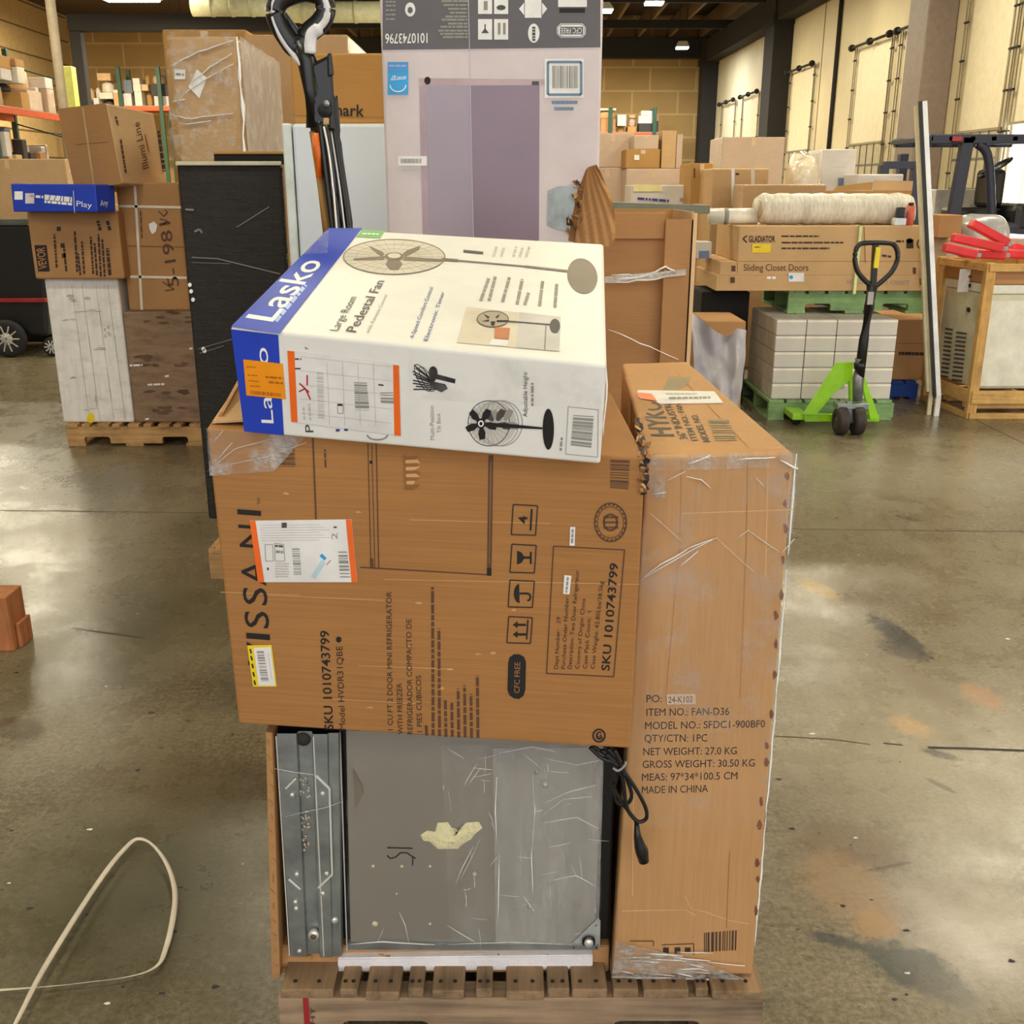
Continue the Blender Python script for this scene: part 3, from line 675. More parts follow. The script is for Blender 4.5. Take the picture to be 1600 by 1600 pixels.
m.ell(TP, 616, 402, 79, 27, FANG, off=.0008); m.ell(TP, 616, 402, 80, 28, FANB, 1.6); m.ell(TP, 616, 402, 60, 20, FANG if 0 else plain('mid grey fan print', (176, 162, 142), .5), .9); m.ell(TP, 616, 402, 40, 13, plain('mid grey fan print', (176, 162, 142), .5), .8)
for k in range(28):
    t = k * 2 * math.pi / 28; m.line(TP, [(616 + 14 * math.cos(t), 402 + 5 * math.sin(t)), (616 + 78 * math.cos(t), 402 + 27 * math.sin(t))], .7, plain('mid grey fan print', (176, 162, 142), .5), .001)
for q in ([(601, 399), (598, 395), (576, 385), (580, 390), (596, 402)], [(628, 399), (636, 392), (657, 385), (655, 391), (634, 402)], [(602, 401), (552, 405), (553, 408), (600, 407)], [(632, 402), (690, 406), (690, 410), (630, 408)], [(606, 407), (603, 415), (611, 423), (622, 423), (629, 414), (624, 407)]): m.poly(TP, q, FANB, .0014)
m.ell(TP, 616, 402, 15, 6.5, FANB, 0, .0014); m.ell(TP, 616, 401, 10, 4, FANG, 0, .0018)
m.line(TP, [(690, 406), (716, 408)], 4, FANB, .0014); m.line(TP, [(716, 408), (820, 417)], 2, FANB, .0014); m.line(TP, [(820, 417), (892, 425)], 3, FANB, .0014)
m.ell(TP, 910, 432, 23, 28, FANB, 0, .0012, rot=-20); m.line(TP, [(724, 393), (755, 396)], 4, DGREYI)
for x in (771, 783, 802, 812, 822): m.dashes(TP, (x, 402), (x + 5, 386), 4, LGREYI)
# inset photograph of a bedroom
m.poly(TP, [(729, 480), (876, 496), (874, 550), (714, 536)], plain('inset warm wall', (214, 202, 184), .45)); m.poly(TP, [(812, 489), (876, 496), (874, 550), (806, 544)], plain('inset bed linen', (198, 192, 190), .45), .0012)
m.poly(TP, [(773, 512), (797, 514), (795, 532), (772, 530)], plain('inset orange blanket', (190, 116, 66), .45), .0014); m.poly(TP, [(769, 531), (795, 533), (792, 542), (764, 540)], plain('inset linen white', (228, 226, 226), .45), .0014)
m.ell(TP, 770, 500, 25, 13, plain('mid grey fan print', (176, 162, 142), .5), 0, .0014); m.ell(TP, 770, 500, 25, 13, DGREYI, 1.2, .0018)
for q in ([(755, 492), (765, 497), (763, 500)], [(782, 492), (774, 497), (777, 499)], [(752, 504), (764, 501), (764, 504)], [(767, 504), (774, 504), (772, 511), (767, 510)], [(776, 502), (795, 502), (795, 504.5), (776, 505)]): m.poly(TP, q, INK, .002)
m.line(TP, [(795, 503.5), (862, 509)], 2, DGREYI, .0018); m.ell(TP, 867, 511, 8, 11, DGREYI, 0, .002); m.line(TP, [(853, 510), (851, 548)], 2.4, GREYI, .0016)
# front face
m.poly(KP, [(361, 514), (435, 523), (444, 680), (382, 674)], BLUEI)
m.text(KP, 'Lasko', (428, 661), (418, 543), (408, 660), WHITEI, off=.0012)
m.text(KP, 'P', (490, 675), (489, 663), (477, 675), DGREYI); m.text(KP, 'r', (482, 545), (482, 541), (474, 545), DGREYI)
m.ell(KP, 590, 679, 17, 9, GREYI, 2.5, a0=0, a1=180)
for x, y in ((528, 672), (541, 671)): m.rect(KP, x - 3, y - 2, x + 3, y + 2, NAVYI)
m.text(KP, 'Multi-Position', (679, 687), (678, 634), (672, 687), GREYI); m.text(KP, 'Tilt Back', (689, 676), (688, 645), (683, 676), GREYI)
m.text(KP, 'Adjustable Height', (824, 651), (824, 581), (817, 651), DGREYI); m.dashes(KP, (832, 634), (832, 598), 4, GREYI)
for k in range(9):
    t = k / 8; m.line(KP, [(647 + 3 * math.sin(k * 2), 570 + t * 38), (672 + 10 * t, 590 + 18 * t)], 2.0, INK)
m.ell(KP, 661, 590, 9, 24, INK, 1.4, rot=-28); m.ell(KP, 667, 592, 8, 22, INK, 1.2, rot=-28); m.ell(KP, 677, 582, 7, 10, INK); m.poly(KP, [(672, 588), (682, 584), (712, 592), (711, 599), (682, 592), (676, 600)], INK); m.poly(KP, [(678, 596), (696, 600), (700, 607), (690, 613), (676, 606)], INK)
for cx, mm in ((784, GREYI), (778, GREYI), (764, DGREYI)): m.ell(KP, cx, 661, 33, 36, mm, 1.2)
m.ell(KP, 771, 661, 36, 35, plain('pale fan cage print', (196, 190, 184), .45), 0, .0007)
for k in range(24):
    t = k * 2 * math.pi / 24; m.line(KP, [(762 + 8 * math.cos(t), 661 + 8 * math.sin(t)), (764 + 32 * math.cos(t), 661 + 34 * math.sin(t))], .6, GREYI)
for cx, mm, o in ((786, GREYI, .0011), (774, DGREYI, .0013), (752, INK, .0016)):
    for a in (-100, -28, 44, 116, 188):
        t = math.radians(a - 30); c, s = math.cos(t), math.sin(t); R = lambda r, w: (cx + r * c - w * s, 661 + r * 1.02 * s + w * c)
        if mm is not INK and a in (116, 188): continue
        m.poly(KP, [R(5, -2), R(14, -6), R(24, -4.5), R(25, 4), R(15, 5.5), R(5, 2)], mm, o)
m.ell(KP, 752, 661, 7, 8, INK, 0, .0018); m.ell(KP, 752, 661, 4.5, 5, WHITEI, 0, .0021); m.ell(KP, 752, 661, 2.6, 3, INK, 0, .0023)
m.poly(KP, [(760, 659), (800, 662), (848, 667), (848, 670), (800, 668), (760, 666)], INK, .0018); m.ell(KP, 857, 670, 8.8, 32, INK, 0, .0016)
m.line(KP, [(888, 635), (935, 640), (934, 714), (884, 709)], .9, GREYI, closed=True); m.bars(KP, [(896, 648), (928, 650), (924, 700), (892, 696)], GREYI, 20, seed=21); m.dashes(KP, (876, 704), (878, 683), 3.5, GREYI)
KT.part(m, 'carton_body')
def d3(m):
    o = .0028
    for (x, y) in ((386, 572), (388, 585), (390, 594), (392, 602)): m.dashes(KP, (x, y), (x + 16, y + 1), 1.4, plain('amber print', (176, 96, 10), .5), o, 5)
    m.dashes(KP, (416, 588), (443, 590), 3, plain('amber print', (176, 96, 10), .5), o); m.dashes(KP, (421, 596), (443, 598), 3, plain('amber print', (176, 96, 10), .5), o)
    m.bars(KP, [(393, 615), (393, 609), (441, 614), (441, 619)], plain('amber print', (176, 96, 10), .5), 26, o, 31)
label_part(KT, KP, [(381, 561), (442, 568), (447, 623), (386, 617)], 'orange_sticker', 'orange price sticker', d3, AMBER)
def d4(m):
    o = .0028
    m.poly(KP, [(450, 547), (461, 548), (466, 659), (456, 658)], ORANGE, o); m.poly(KP, [(615, 569), (624, 570), (627, 680), (617, 679)], ORANGE, o)
    for q in ([(481, 585), (481, 601)], [(469, 598), (484, 612)], [(468, 611), (478, 606), (486, 623)]): m.line(KP, q, 2.2, REDI, o)
    m.bars(KP, [(496, 580), (506, 581), (508, 653), (498, 652)], LGREYI, 30, o, 41); m.bars(KP, [(554, 596), (574, 597), (578, 640), (556, 640)], GREYI, 14, o, 42); m.bars(KP, [(595, 612), (615, 612), (616, 630), (596, 629)], GREYI, 6, o, 43)
    for k in range(5): m.line(KP, [(470, 556 + k * 22), (612, 572 + k * 22)], .7, LGREYI, o)
    for k in range(4): m.line(KP, [(512 + k * 24, 566), (516 + k * 24, 664)], .7, LGREYI, o)
    m.line(KP, [(528, 630), (537, 631), (537, 645), (529, 645)], 1, GREYI, o, True); m.rect(KP, 529, 630, 536, 633, INK, o + .0003); m.dashes(KP, (592, 600), (600, 601), 2.6, DGREYI, o)
    for y in (560, 575): m.dashes(KP, (462, y), (472, y), 2.4, DGREYI, o)
    m.dashes(KP, (477, 655), (475, 635), 3, LGREYI, o); m.dashes(KP, (486, 655), (484, 630), 3, LGREYI, o)
label_part(KT, KP, [(450, 547), (624, 570), (627, 680), (456, 658)], 'shipping_label', 'white shipping label with orange ends and red mark', d4)
m = MB()
G = lambda x, y, o=.003: TP.hit(x, y, o)
sheet(m, [KP.hit(640, 545, .003), KP.hit(946, 574, .003), KP.hit(938, 640, .003), KP.hit(640, 620, .003)], film('thin wrap', .02, .5, .72, .22), .001, 20, 8, 8)
ridge(m, [KP.hit(946, 560, .004), KP.hit(949, 600, .004), KP.hit(943, 680, .004)], .0016, FOLD)
KT.part(m, 'stretch_wrap', 'clear wrap over the white front')
m = MB(); sheet(m, [G(472, 402, .0035), G(512, 400, .0035), G(514, 366, .0035), G(503, 368, .0035)], FILMH, .003, 14, 14, 6)
KT.part(m, 'stretch_wrap', 'crinkled wrap over the blue edge')

# ---- tall upright fan carton at the right of the stack
FTL, FTR, FBR, FBL = atY(1011, 714, 1.556), atY(1241, 708, 1.556), atY(1176, 1526, 1.556), atY(956, 1521, 1.556)
for p in (FBL, FBR): p.z = .132
bTR, bTL = atZ(1074, 565, 1.135), atZ(972, 568, 1.135)
FP2 = Plane(FTL, FTR, FBL); FTP = Plane(FTL, FTR, bTR)
FT = Thing('drum_fan_carton', 'tall wrapped kraft carton with item and weight lines, right end of the foreground pallet', 'carton', ((FBL.x + FBR.x) / 2, 2.03, .13))
m = MB(); m.hexa([FBL, FBR, Vec((bTR.x, bTR.y, .132)), Vec((bTL.x, bTL.y, .132)), FTL, FTR, bTR, bTL], BROWNV, .006, 3)
for s_, x0, x1, y0, y1 in (('PO:', 1010, 1034, 1097, 1096.6), ('ITEM NO.: FAN-D36', 1010, 1139, 1118, 1116.5), ('MODEL NO.: SFDC1-900BF0', 1008, 1195, 1139, 1136), ('QTY/CTN: 1PC', 1007, 1105, 1159, 1158), ('NET WEIGHT: 27.0 KG', 1005, 1151, 1179.5, 1178), ('GROSS WEIGHT: 30.50 KG', 1004, 1179, 1199.5, 1197), ('MEAS: 97*34*100.5 CM', 1003, 1152, 1219.5, 1217), ('MADE IN CHINA', 1003, 1106, 1239.5, 1237)):
    m.text(FP2, s_, (x0, y0), (x1, y1), (x0, y0 - 12), INKM)
m.bars(FP2, [(1100, 1487), (1100, 1457), (1151, 1453), (1150, 1484)], plain('brown barcode ink', (74, 54, 44), .7), 18, seed=51)
m.line(FP2, [(984, 1470), (1021, 1470), (1021, 1478)], 1.6, INKB); m.line(FP2, [(1034, 1476), (1084, 1474), (1084, 1492)], 1.4, INKB)
for x in (1040, 1058, 1074): m.rect(FP2, x - 4, 1480, x + 5, 1489, INKM)
FLUTE = plain('board score line', (168, 118, 70), .8); FLUTL = plain('board pale crease', (222, 176, 122), .8)
for q in ([(1065, 716), (1062, 850), (1040, 1090)], [(1168, 716), (1166, 850), (1156, 1090)], [(1140, 1330), (1135, 1450)]): m.line(FP2, q, 1.3, FLUTE, .0006)
for q in ([(1066, 802), (1240, 796)], [(972, 1423), (1070, 1421), (1088, 1430)], [(1070, 1400), (1080, 1420), (1100, 1424), (1140, 1438), (1170, 1443)], [(990, 1240), (988, 1400)], [(1200, 718), (1196, 900)]): m.line(FP2, q, 1.3, FLUTL, .0006)
r = random.Random(5)
for k in range(16):        # scuffed corner
    y = 740 + k * 46 + r.uniform(-12, 12); x = 1241 - (y - 708) * .0795 - r.uniform(3, 11)
    m.poly(FP2, [(x + r.uniform(2, 5) * math.cos(t), y + r.uniform(4, 10) * math.sin(t)) for t in (0, 1, 2, 3, 4, 5)], plain('scuffed red brown', (126, 74, 52), .8), .0009)
# top print
TOPG = plain('grey top print', (150, 132, 100), .7); TOPK = plain('dark top print', (84, 74, 60), .7)
m.poly(FTP, [(976, 590), (1080, 589), (1076, 600), (1058, 610), (1020, 613), (984, 611)], TOPG)
m.text(FTP, 'HYKOLITY', (1053, 682), (1017, 598), (1016, 682), TOPK, bold=.02)
m.text(FTP, '36" INDUSTRIAL', (1075, 687), (1043, 622), (1062, 688), TOPK, bold=.01); m.text(FTP, 'ITEM NO.: FAN', (1091, 689), (1063, 631), (1080, 689), TOPK, bold=.01); m.text(FTP, 'MODEL NO.', (1110, 691), (1089, 648), (1098, 691), TOPK, bold=.01)
m.bars(FTP, [(1106, 656), (1138, 656), (1152, 689), (1117, 689)], TOPG, 14, seed=61); m.poly(FTP, [(993, 625), (1012, 625), (1020, 634), (998, 636)], TOPG)
m.line(FTP, [(1060, 586), (1170, 700)], 1, FLUTE); m.ell(FTP, 1006, 571, 6, 4, INKM)
FT.part(m, 'carton_body')
label_part(FT, FTP, [(990, 611), (1116, 613), (1130, 631), (1030, 632)], 'shipping_label', 'white label with orange corner on carton top', lambda m: (m.poly(FTP, [(993, 615), (1018, 617), (1027, 629), (1000, 625)], ORANGE, .003), m.dashes(FTP, (1045, 624), (1110, 623), 3, GREYI, .003), m.dashes(FTP, (1040, 617), (1090, 617), 2, LGREYI, .003)))
label_part(FT, FP2, [(1041, 1084), (1086, 1083), (1087, 1099), (1042, 1100)], 'clear_sticker', 'pale order number sticker', lambda m: m.text(FP2, '24-K102', (1044, 1097), (1082, 1096), (1044, 1087), INKB, .0028), plain('pale sticker', (206, 178, 152), .3))
m = MB()
Q = lambda x, y, o=.004: FP2.hit(x, y, o)
sheet(m, [Q(1011, 716), Q(1246, 709), Q(1232, 905), Q(996, 912)], film('clear wrap', .035, .5, .7, .3), .003, 26, 22, 11)
sheet(m, [Q(996, 912), Q(1232, 905), Q(1197, 1290), Q(972, 1290)], film('clear wrap', .035, .5, .7, .3), .002, 20, 26, 12)
sheet(m, [Q(962, 1466), Q(1100, 1500), Q(1176, 1529), Q(955, 1524)], film('bottom wrap', .2, .42, .64, .75, (9, 9, 14)), .004, 26, 12, 13)
sheet(m, [Q(1011, 708, .006), Q(1246, 704, .006), Q(1243, 728, .006), Q(1011, 732, .006)], FILMH, .004, 30, 5, 14)
sheet(m, [Q(1012, 716), Q(1040, 716), Q(1038, 775), Q(1012, 778)], FILMH, .004, 8, 12, 15)
for q, w in (([(1000, 905), (1030, 880), (1075, 855), (1120, 838)], .0028), ([(1005, 902), (1060, 868), (1112, 842)], .0022), ([(1062, 882), (1090, 860)], .003), ([(1015, 800), (1040, 822), (1066, 845)], .0011), ([(1118, 838), (1150, 868), (1180, 895)], .0009), ([(1166, 826), (1190, 842), (1215, 860)], .0016), ([(1150, 838), (1170, 826)], .0013), ([(1072, 743), (1095, 748), (1110, 762)], .0022), ([(1040, 750), (1070, 735)], .0010), ([(1014, 772), (1040, 768)], .002), ([(1180, 745), (1192, 758)], .0012), ([(1220, 862), (1240, 840)], .0013), ([(1075, 722), (1110, 712)], .004), ([(1150, 716), (1210, 712)], .003), ([(1218, 716), (1246, 730)], .004)):
    ridge(m, [Q(x, y, .006) for x, y in q], w, FOLD)
for a, b_ in ((709, 900), (890, 1100), (1080, 1300), (1280, 1480)): ridge(m, [Q(1245 - (y - 709) * .0845, y, -.001) for y in range(a, b_ + 1, 40)], .0022, FOLD)
for k in range(14): y = 1478 + r.uniform(0, 40); x = r.uniform(966, 1110); ridge(m, [Q(x, y, .006), Q(x + r.uniform(20, 60), y + r.uniform(-2, 8), .007)], r.uniform(.0012, .003), FOLD)
ridge(m, [Q(x, 1524 + (x - 956) * .02, .004) for x in range(956, 1180, 20)], .003, FOLD)
sheet(m, [FTP.hit(1013, 704, .003), FTP.hit(1238, 704, .003), FTP.hit(1076, 568, .003), FTP.hit(974, 570, .003)], film('top wrap', .01, .50, .80, .14), .002, 20, 24, 17)
FT.part(m, 'stretch_wrap', 'clear stretch wrap with white creases')
m = MB()    # torn board at the corner beside the refrigerator carton
CORE = plain('bare board core', (140, 96, 56), .9)
for k in range(34):
    y = 655 + k * 3.4; x = 1003 + r.uniform(-7, 8) - (max(0, 700 - y) * .25)
    P_ = (lambda x, y: VP.hit(x, y, r.uniform(.002, .010))) if y > 716 else (lambda x, y: atY(x, y, 1.47 - (y - 716) * .0042) + Vec((0, 0, r.uniform(0, .006))))
    q = [P_(x, y), P_(x + r.uniform(4, 12), y + r.uniform(-3, 3)), P_(x + r.uniform(3, 11), y + r.uniform(4, 10)), P_(x + r.uniform(-3, 3), y + r.uniform(4, 9))]
    m.prism(q, (0, .002, 0), (INKM, BROWN, CORE, INK, TAN)[k % 5], 0)
FT.part(m, 'torn_edge', 'ragged torn board edge')

# ---- unboxed appliance at the bottom, metal side showing
Y0 = 1.60
AT = Thing('kitchen_appliance', 'appliance lying on the pallet with bare grey metal side and channel, carton torn open', 'appliance', (-.12, 1.95, .13))
AP = Plane((0, Y0, 0), (1, Y0, 0), (0, Y0, 1)); A = lambda x, y, o=0: AP.hit(x, y, o)
m = MB(); m.box(-.425, .186, Y0 + .012, 2.09, .165, .645, BLACK, .004); AT.part(m, 'cabinet_body')  # black body, also widened to fill the shaded gap on its right
m = MB()
q = [A(424, 1136), A(439, 1136), A(452, 1512), A(432, 1512)]; m.prism([A(421, 1130, .03), A(431, 1132, .03), A(443, 1510, .03), A(430, 1512, .03)], (0, .5, 0), BROWN, .001)
m.prism([A(430, 1478, .0), A(952, 1478, .0), A(950, 1512, .012), A(428, 1514, .012)], (0, .47, 0), BROWN, .002)
for k in range(26):
    x = r.uniform(430, 945); y = r.uniform(1484, 1510); m.prism([A(x, y, .013), A(x + r.uniform(4, 16), y + r.uniform(-4, 3), .016), A(x + r.uniform(0, 12), y + r.uniform(2, 6), .014)], (0, .003, 0), r.choice((OCHRE, TAN, BROWN)), 0)
for k in range(16):
    y = 1140 + k * 23; x = 425 + k * .6; m.prism([A(x + r.uniform(-4, 2), y, .031), A(x + r.uniform(2, 8), y + r.uniform(3, 8), .033), A(x + r.uniform(-3, 3), y + r.uniform(8, 16), .032)], (0, .004, 0), r.choice((OCHRE, BROWN)), 0)
AT.part(m, 'carton_tray', 'torn brown carton base around the appliance')
m = MB()   # galvanised channel with raised ribs
L = lambda x, y: (x + (y - 1140) * .062, y)
sec = [(432, .0), (436, .014), (466, .014), (468, .006), (489, .006), (492, .016), (514, .016), (516, .012), (531, .012), (533, .0)]
pts = []
for y in (1138, 1484):
    for x, o in sec: pts.append(A(*(L(x, y) if x < 460 else (x + (y - 1140) * (.062 - (x - 432) * .0005), y)), o + .004))
n = len(sec); m.add(pts, [[i, i + 1, n + i + 1, n + i] for i in range(n - 1)], STEEL)
def onS(x, y, o): return A(x, y, o)
for x0_, x1_, o_ in ((435, 455.5, .0185), (493, 509, .0205), (532, 543, .006)): m.bar(A(x0_, 1142, o_), A(x1_, 1482, o_), .0022, .002, BRIGHT, (0, -1, 0), .0005)  # bright strips paint the highlights along the folded edges
for q in ([(450, 1222), (466, 1206)], [(497, 1202), (518, 1222), (522, 1355), (500, 1376)], [(455, 1362), (473, 1378)]):
    for a, b_ in zip(q, q[1:]): m.bar(A(*a, .021), A(*b_, .021), .004, .004, BRIGHT, (0, -1, 0), .001)
for x, y in ((460, 1232), (507, 1230), (467, 1355), (513, 1354), (471, 1474), (465, 1398), (507, 1385), (466, 1408)): m.cyl(A(x, y, .0175), A(x, y, .022), .0042, BRIGHT, 10)
m.cyl(A(476, 1150, .008), A(476, 1150, .012), .013, plain('hole shadow metal', (52, 46, 40), .8), 18); m.cyl(A(493, 1450, .012), A(493, 1450, .022), .010, BRIGHT, 18); m.cyl(A(493, 1451, .020), A(493, 1451, .0225), .006, plain('rusty metal', (112, 84, 60), .7), 12)
m.cyl(A(525, 1428, .015), A(526, 1428, .019), .006, BRIGHT, 12)
for k in range(40):
    x, y = 474 + r.uniform(-3, 12), 1205 + r.uniform(0, 118); m.poly(AP, [(x + 2.4 * math.cos(t) * r.uniform(.5, 1), y + 3 * math.sin(t) * r.uniform(.5, 1)) for t in (0, 1.2, 2.4, 3.6, 4.8)], plain('flaked rust', (188, 168, 148), .8), .0125)
AT.part(m, 'steel_channel', 'galvanised steel channel with embossed ribs')
m = MB(); m.prism([A(541, 1140, .002), A(943, 1140, .002), A(938, 1250, .002), A(930, 1436, .002), A(886, 1478, .002), A(548, 1478, .002)], (0, .008, 0), PANEL, .0015)
for x, y, s in ((583, 1352, 2.6), (628, 1352, 2.6), (672, 1352, 2), (586, 1442, 5), (672, 1442, 2), (620, 1395, 1.5)): m.cyl(A(x, y, .0015), A(x, y, .004), s * .0011, plain('pale plug', (224, 216, 176), .5), 10)
for q in ([(605, 1323), (645, 1324)], [(605, 1335), (610, 1340), (618, 1338), (626, 1331), (636, 1331), (643, 1336), (650, 1340)], [(645, 1338), (645, 1351)]): m.line(AP, q, 2.2, INK, .0028)
m.prism([A(552, 1200, .003), A(566, 1226, .003), A(567, 1238, .003), A(556, 1262, .003)], (0, -.002, 0), plain('bent metal tab', (136, 126, 112), .4, .5), 0)
for x, y, rx_, ry_ in ((852, 1222, 7, 12), (838, 1202, 4, 5), (742, 1362, 5, 6), (866, 1228, 3, 4), (828, 1412, 5, 7)): m.tube([A(x, y, .002), A(x, y, .009), A(x + 1, y - 1, .012)], [rx_ * .0011, rx_ * .001, .001], plain('knob of film', (188, 184, 182), .2, .3), 10)
AT.part(m, 'side_panel', 'grey metal side panel')
m = MB(); m.prism([A(544, 1470, .008), A(935, 1470, .008), A(935, 1480, .008), A(544, 1480, .008)], (0, .01, 0), STEEL, .001); AT.part(m, 'bottom_rail')
m = MB(); m.prism([A(530, 1487, .018), A(925, 1482, .018), A(925, 1505, .018), A(530, 1508, .018)], (0, .03, 0), plain('white foam', (238, 232, 236), .7, bmp=.2, bsc=90), .002); AT.part(m, 'foam_strip', 'white foam strip')
m = MB(); m.prism([A(886, 1478, .006), A(934, 1431, .006), A(938, 1436, .006), A(937, 1480, .006), (A(890, 1480, .006))], (0, .004, 0), plain('bracket steel', (182, 188, 184), .35, .4), .001); m.line(AP, [(885, 1478), (934, 1430)], 1.6, INK, .0062)
m.cyl(A(919, 1464, .004), A(919, 1464, .014), .0125, BLACK, 20); m.cyl(A(919, 1464, .012), A(919, 1464, .019), .0085, BRIGHT, 16)
for x, y in ((931, 1442), (896, 1476), (931, 1476)): m.cyl(A(x, y, .006), A(x, y, .008), .002, INK, 8)
AT.part(m, 'corner_bracket', 'triangular steel corner bracket with bolt')
m = MB()   # patch of yellowed foam
out = [(657, 1303), (668, 1296), (680, 1298), (684, 1284), (700, 1283), (706, 1292), (722, 1294), (728, 1284), (748, 1282), (754, 1292), (742, 1302), (736, 1310), (722, 1318), (716, 1325), (684, 1325), (672, 1314), (662, 1312)]
foam = plain('yellowed foam', (232, 222, 176), .9, bmp=.5, bsc=120); c = A(704, 1304, .011)
rim = [A(x, y, .003) for x, y in out]; mid = [A(x * .55 + 704 * .45, y * .55 + 1304 * .45, .009 + .002 * math.sin(i * 2.3)) for i, (x, y) in enumerate(out)]
k = len(out); m.add(rim + mid + [c], [[i, (i + 1) % k, k + (i + 1) % k, k + i] for i in range(k)] + [[k + i, k + (i + 1) % k, 2 * k] for i in range(k)], foam, True)
AT.part(m, 'foam_residue', 'yellowed foam lump stuck on panel')
m = MB()
sheet(m, [A(541, 1140, .005), A(944, 1140, .005), A(936, 1478, .005), A(545, 1480, .005)], film('loose wrap', .03, .54, .8, .22, (5, 5, 5)), .005, 40, 36, 21)
for q, w in (([(700, 1165), (725, 1180)], .001), ([(745, 1190), (725, 1222)], .0016), ([(752, 1195), (733, 1220)], .0012), ([(776, 1210), (774, 1262), (776, 1310)], .0012), ([(832, 1205), (836, 1260), (830, 1330), (832, 1390)], .0014), ([(850, 1250), (890, 1232), (930, 1222)], .0013), ([(845, 1270), (880, 1244), (925, 1240)], .001), ([(850, 1280), (900, 1272), (935, 1290)], .0011), ([(740, 1318), (722, 1352), (712, 1378)], .0016), ([(750, 1306), (735, 1340), (718, 1372)], .001), ([(765, 1350), (780, 1330), (778, 1440)], .0012), ([(818, 1395), (835, 1420)], .002), ([(780, 1172), (830, 1162), (870, 1170)], .0014), ([(820, 1175), (845, 1195)], .001), ([(700, 1440), (745, 1468)], .0012), ([(625, 1420), (634, 1440), (640, 1470)], .0014), ([(600, 1445), (590, 1470)], .001), ([(548, 1470), (600, 1466), (680, 1470)], .002), ([(700, 1470), (800, 1466), (880, 1470)], .0012), ([(850, 1180), (900, 1190), (935, 1184)], .0012), ([(860, 1370), (900, 1362), (930, 1380)], .0016), ([(425, 1188), (470, 1196), (500, 1200)], .0009), ([(450, 1264), (510, 1250), (540, 1240)], .0008)):
    ridge(m, [A(x, y, .010 if x > 540 else .024) for x, y in q], w, FOLD)
for k in range(34): x, y = r.uniform(690, 930), r.uniform(1165, 1455); d = r.uniform(8, 36); t = r.choice((.1, 1.2, 1.45, 1.6, -.2)); ridge(m, [A(x, y, .010), A(x + d * math.cos(t) * .5 + 1, y + d * math.sin(t) * .5, .011), A(x + d * math.cos(t), y + d * math.sin(t), .010)], r.uniform(.0004, .0009), FOLD)
sheet(m, [A(770, 1165, .006), A(943, 1165, .006), A(934, 1470, .006), A(775, 1470, .006)], film('hazy loose wrap', .16, .36, .70, .42, (6, 6, 1.2)), .004, 24, 30, 27)
sheet(m, [A(690, 1160, .0055), A(943, 1160, .0055), A(934, 1474, .0055), A(705, 1474, .0055)], film('thin hazy wrap', .02, .40, .75, .20, (7, 7, 1.2)), .004, 24, 30, 28)
AT.part(m, 'stretch_wrap', 'loose clear wrap over the panel')
m = MB(); CY = 1.50
cp = lambda q, d=0: [atY(x, y, CY + d) for x, y in q]
def smooth(pts, n=6):
    pts = [Vec(p) for p in pts]; out = []
    for i in range(len(pts) - 1):
        p0, p1, p2, p3 = pts[max(i - 1, 0)], pts[i], pts[i + 1], pts[min(i + 2, len(pts) - 1)]
        for k in range(n):
            t = k / n; out.append(.5 * ((2 * p1) + (p2 - p0) * t + (2 * p0 - 5 * p1 + 4 * p2 - p3) * t * t + (3 * p1 - p0 - 3 * p2 + p3) * t ** 3))
    return out + [pts[-1]]
for q, d in (([(922, 1168), (940, 1184), (960, 1192), (972, 1202), (992, 1230), (1008, 1260), (1010, 1278), (998, 1284), (985, 1272), (978, 1255), (972, 1215), (962, 1196), (948, 1178)], 0), ([(926, 1166), (948, 1180), (966, 1194), (960, 1230), (964, 1252), (975, 1258), (985, 1250), (986, 1236), (974, 1204), (960, 1180)], .008), ([(940, 1172), (962, 1194), (958, 1225), (968, 1248), (984, 1270), (994, 1285), (996, 1310)], .004), ([(950, 1170), (968, 1190), (976, 1212)], -.004), ([(960, 1172), (970, 1192)], -.006)):
    m.tube(smooth(cp(q, d)), .0034, BLACK, 10)
m.tube(smooth(cp([(958, 1200), (966, 1204), (976, 1196), (978, 1190)], -.006)), .0024, plain('twist tie', (150, 150, 152), .4), 8)
cord = AT.part(m, 'power_cord', 'bundled black power cord hanging down')
m = MB(); m.tube(cp([(995, 1288), (996, 1306), (1000, 1322), (1003, 1330), (1006, 1346)]), [.004, .0065, .010, .0115, .009], BLACK, 14); m.cyl(*cp([(1002, 1344), (1003, 1349)]), .002, BRIGHT, 8); m.cyl(*cp([(1008, 1344), (1009, 1349)]), .002, BRIGHT, 8)
AT.part(m, 'plug', None, cord)

# ---- white plastic strap looped on the floor, and timber ends at the left
fl = smooth([atZ(x, y, 0) for x, y in ((5, 1660), (35, 1600), (70, 1530), (130, 1430), (170, 1370), (198, 1336), (217, 1323), (240, 1333), (262, 1362), (274, 1400), (272, 1440), (260, 1490), (243, 1518), (190, 1535), (100, 1546), (0, 1553), (-70, 1557))], 8)
m = MB(); vs = []; fs = []; n = len(fl)
for i, p in enumerate(fl):
    d = (fl[min(i + 1, n - 1)] - fl[max(i - 1, 0)]).normalized(); s = Vec((-d.y, d.x, 0)); t = i / n
    tw = .25 + .75 * abs(math.sin(t * 7.5)); z = .004 + .012 * math.sin(math.pi * min(1, t * 1.3)) + .004 * (1 - tw) + .014 * max(0, 1 - t / .3)
    a = s * .0062 * tw + Vec((0, 0, .0022 * math.sqrt(max(0, 1 - tw * tw)))); c = p + Vec((0, 0, z + .004)); k = s.cross(d).normalized() * .0006
    vs += [c - a, c + a, c + a + Vec((0, 0, .0012)), c - a + Vec((0, 0, .0012))]
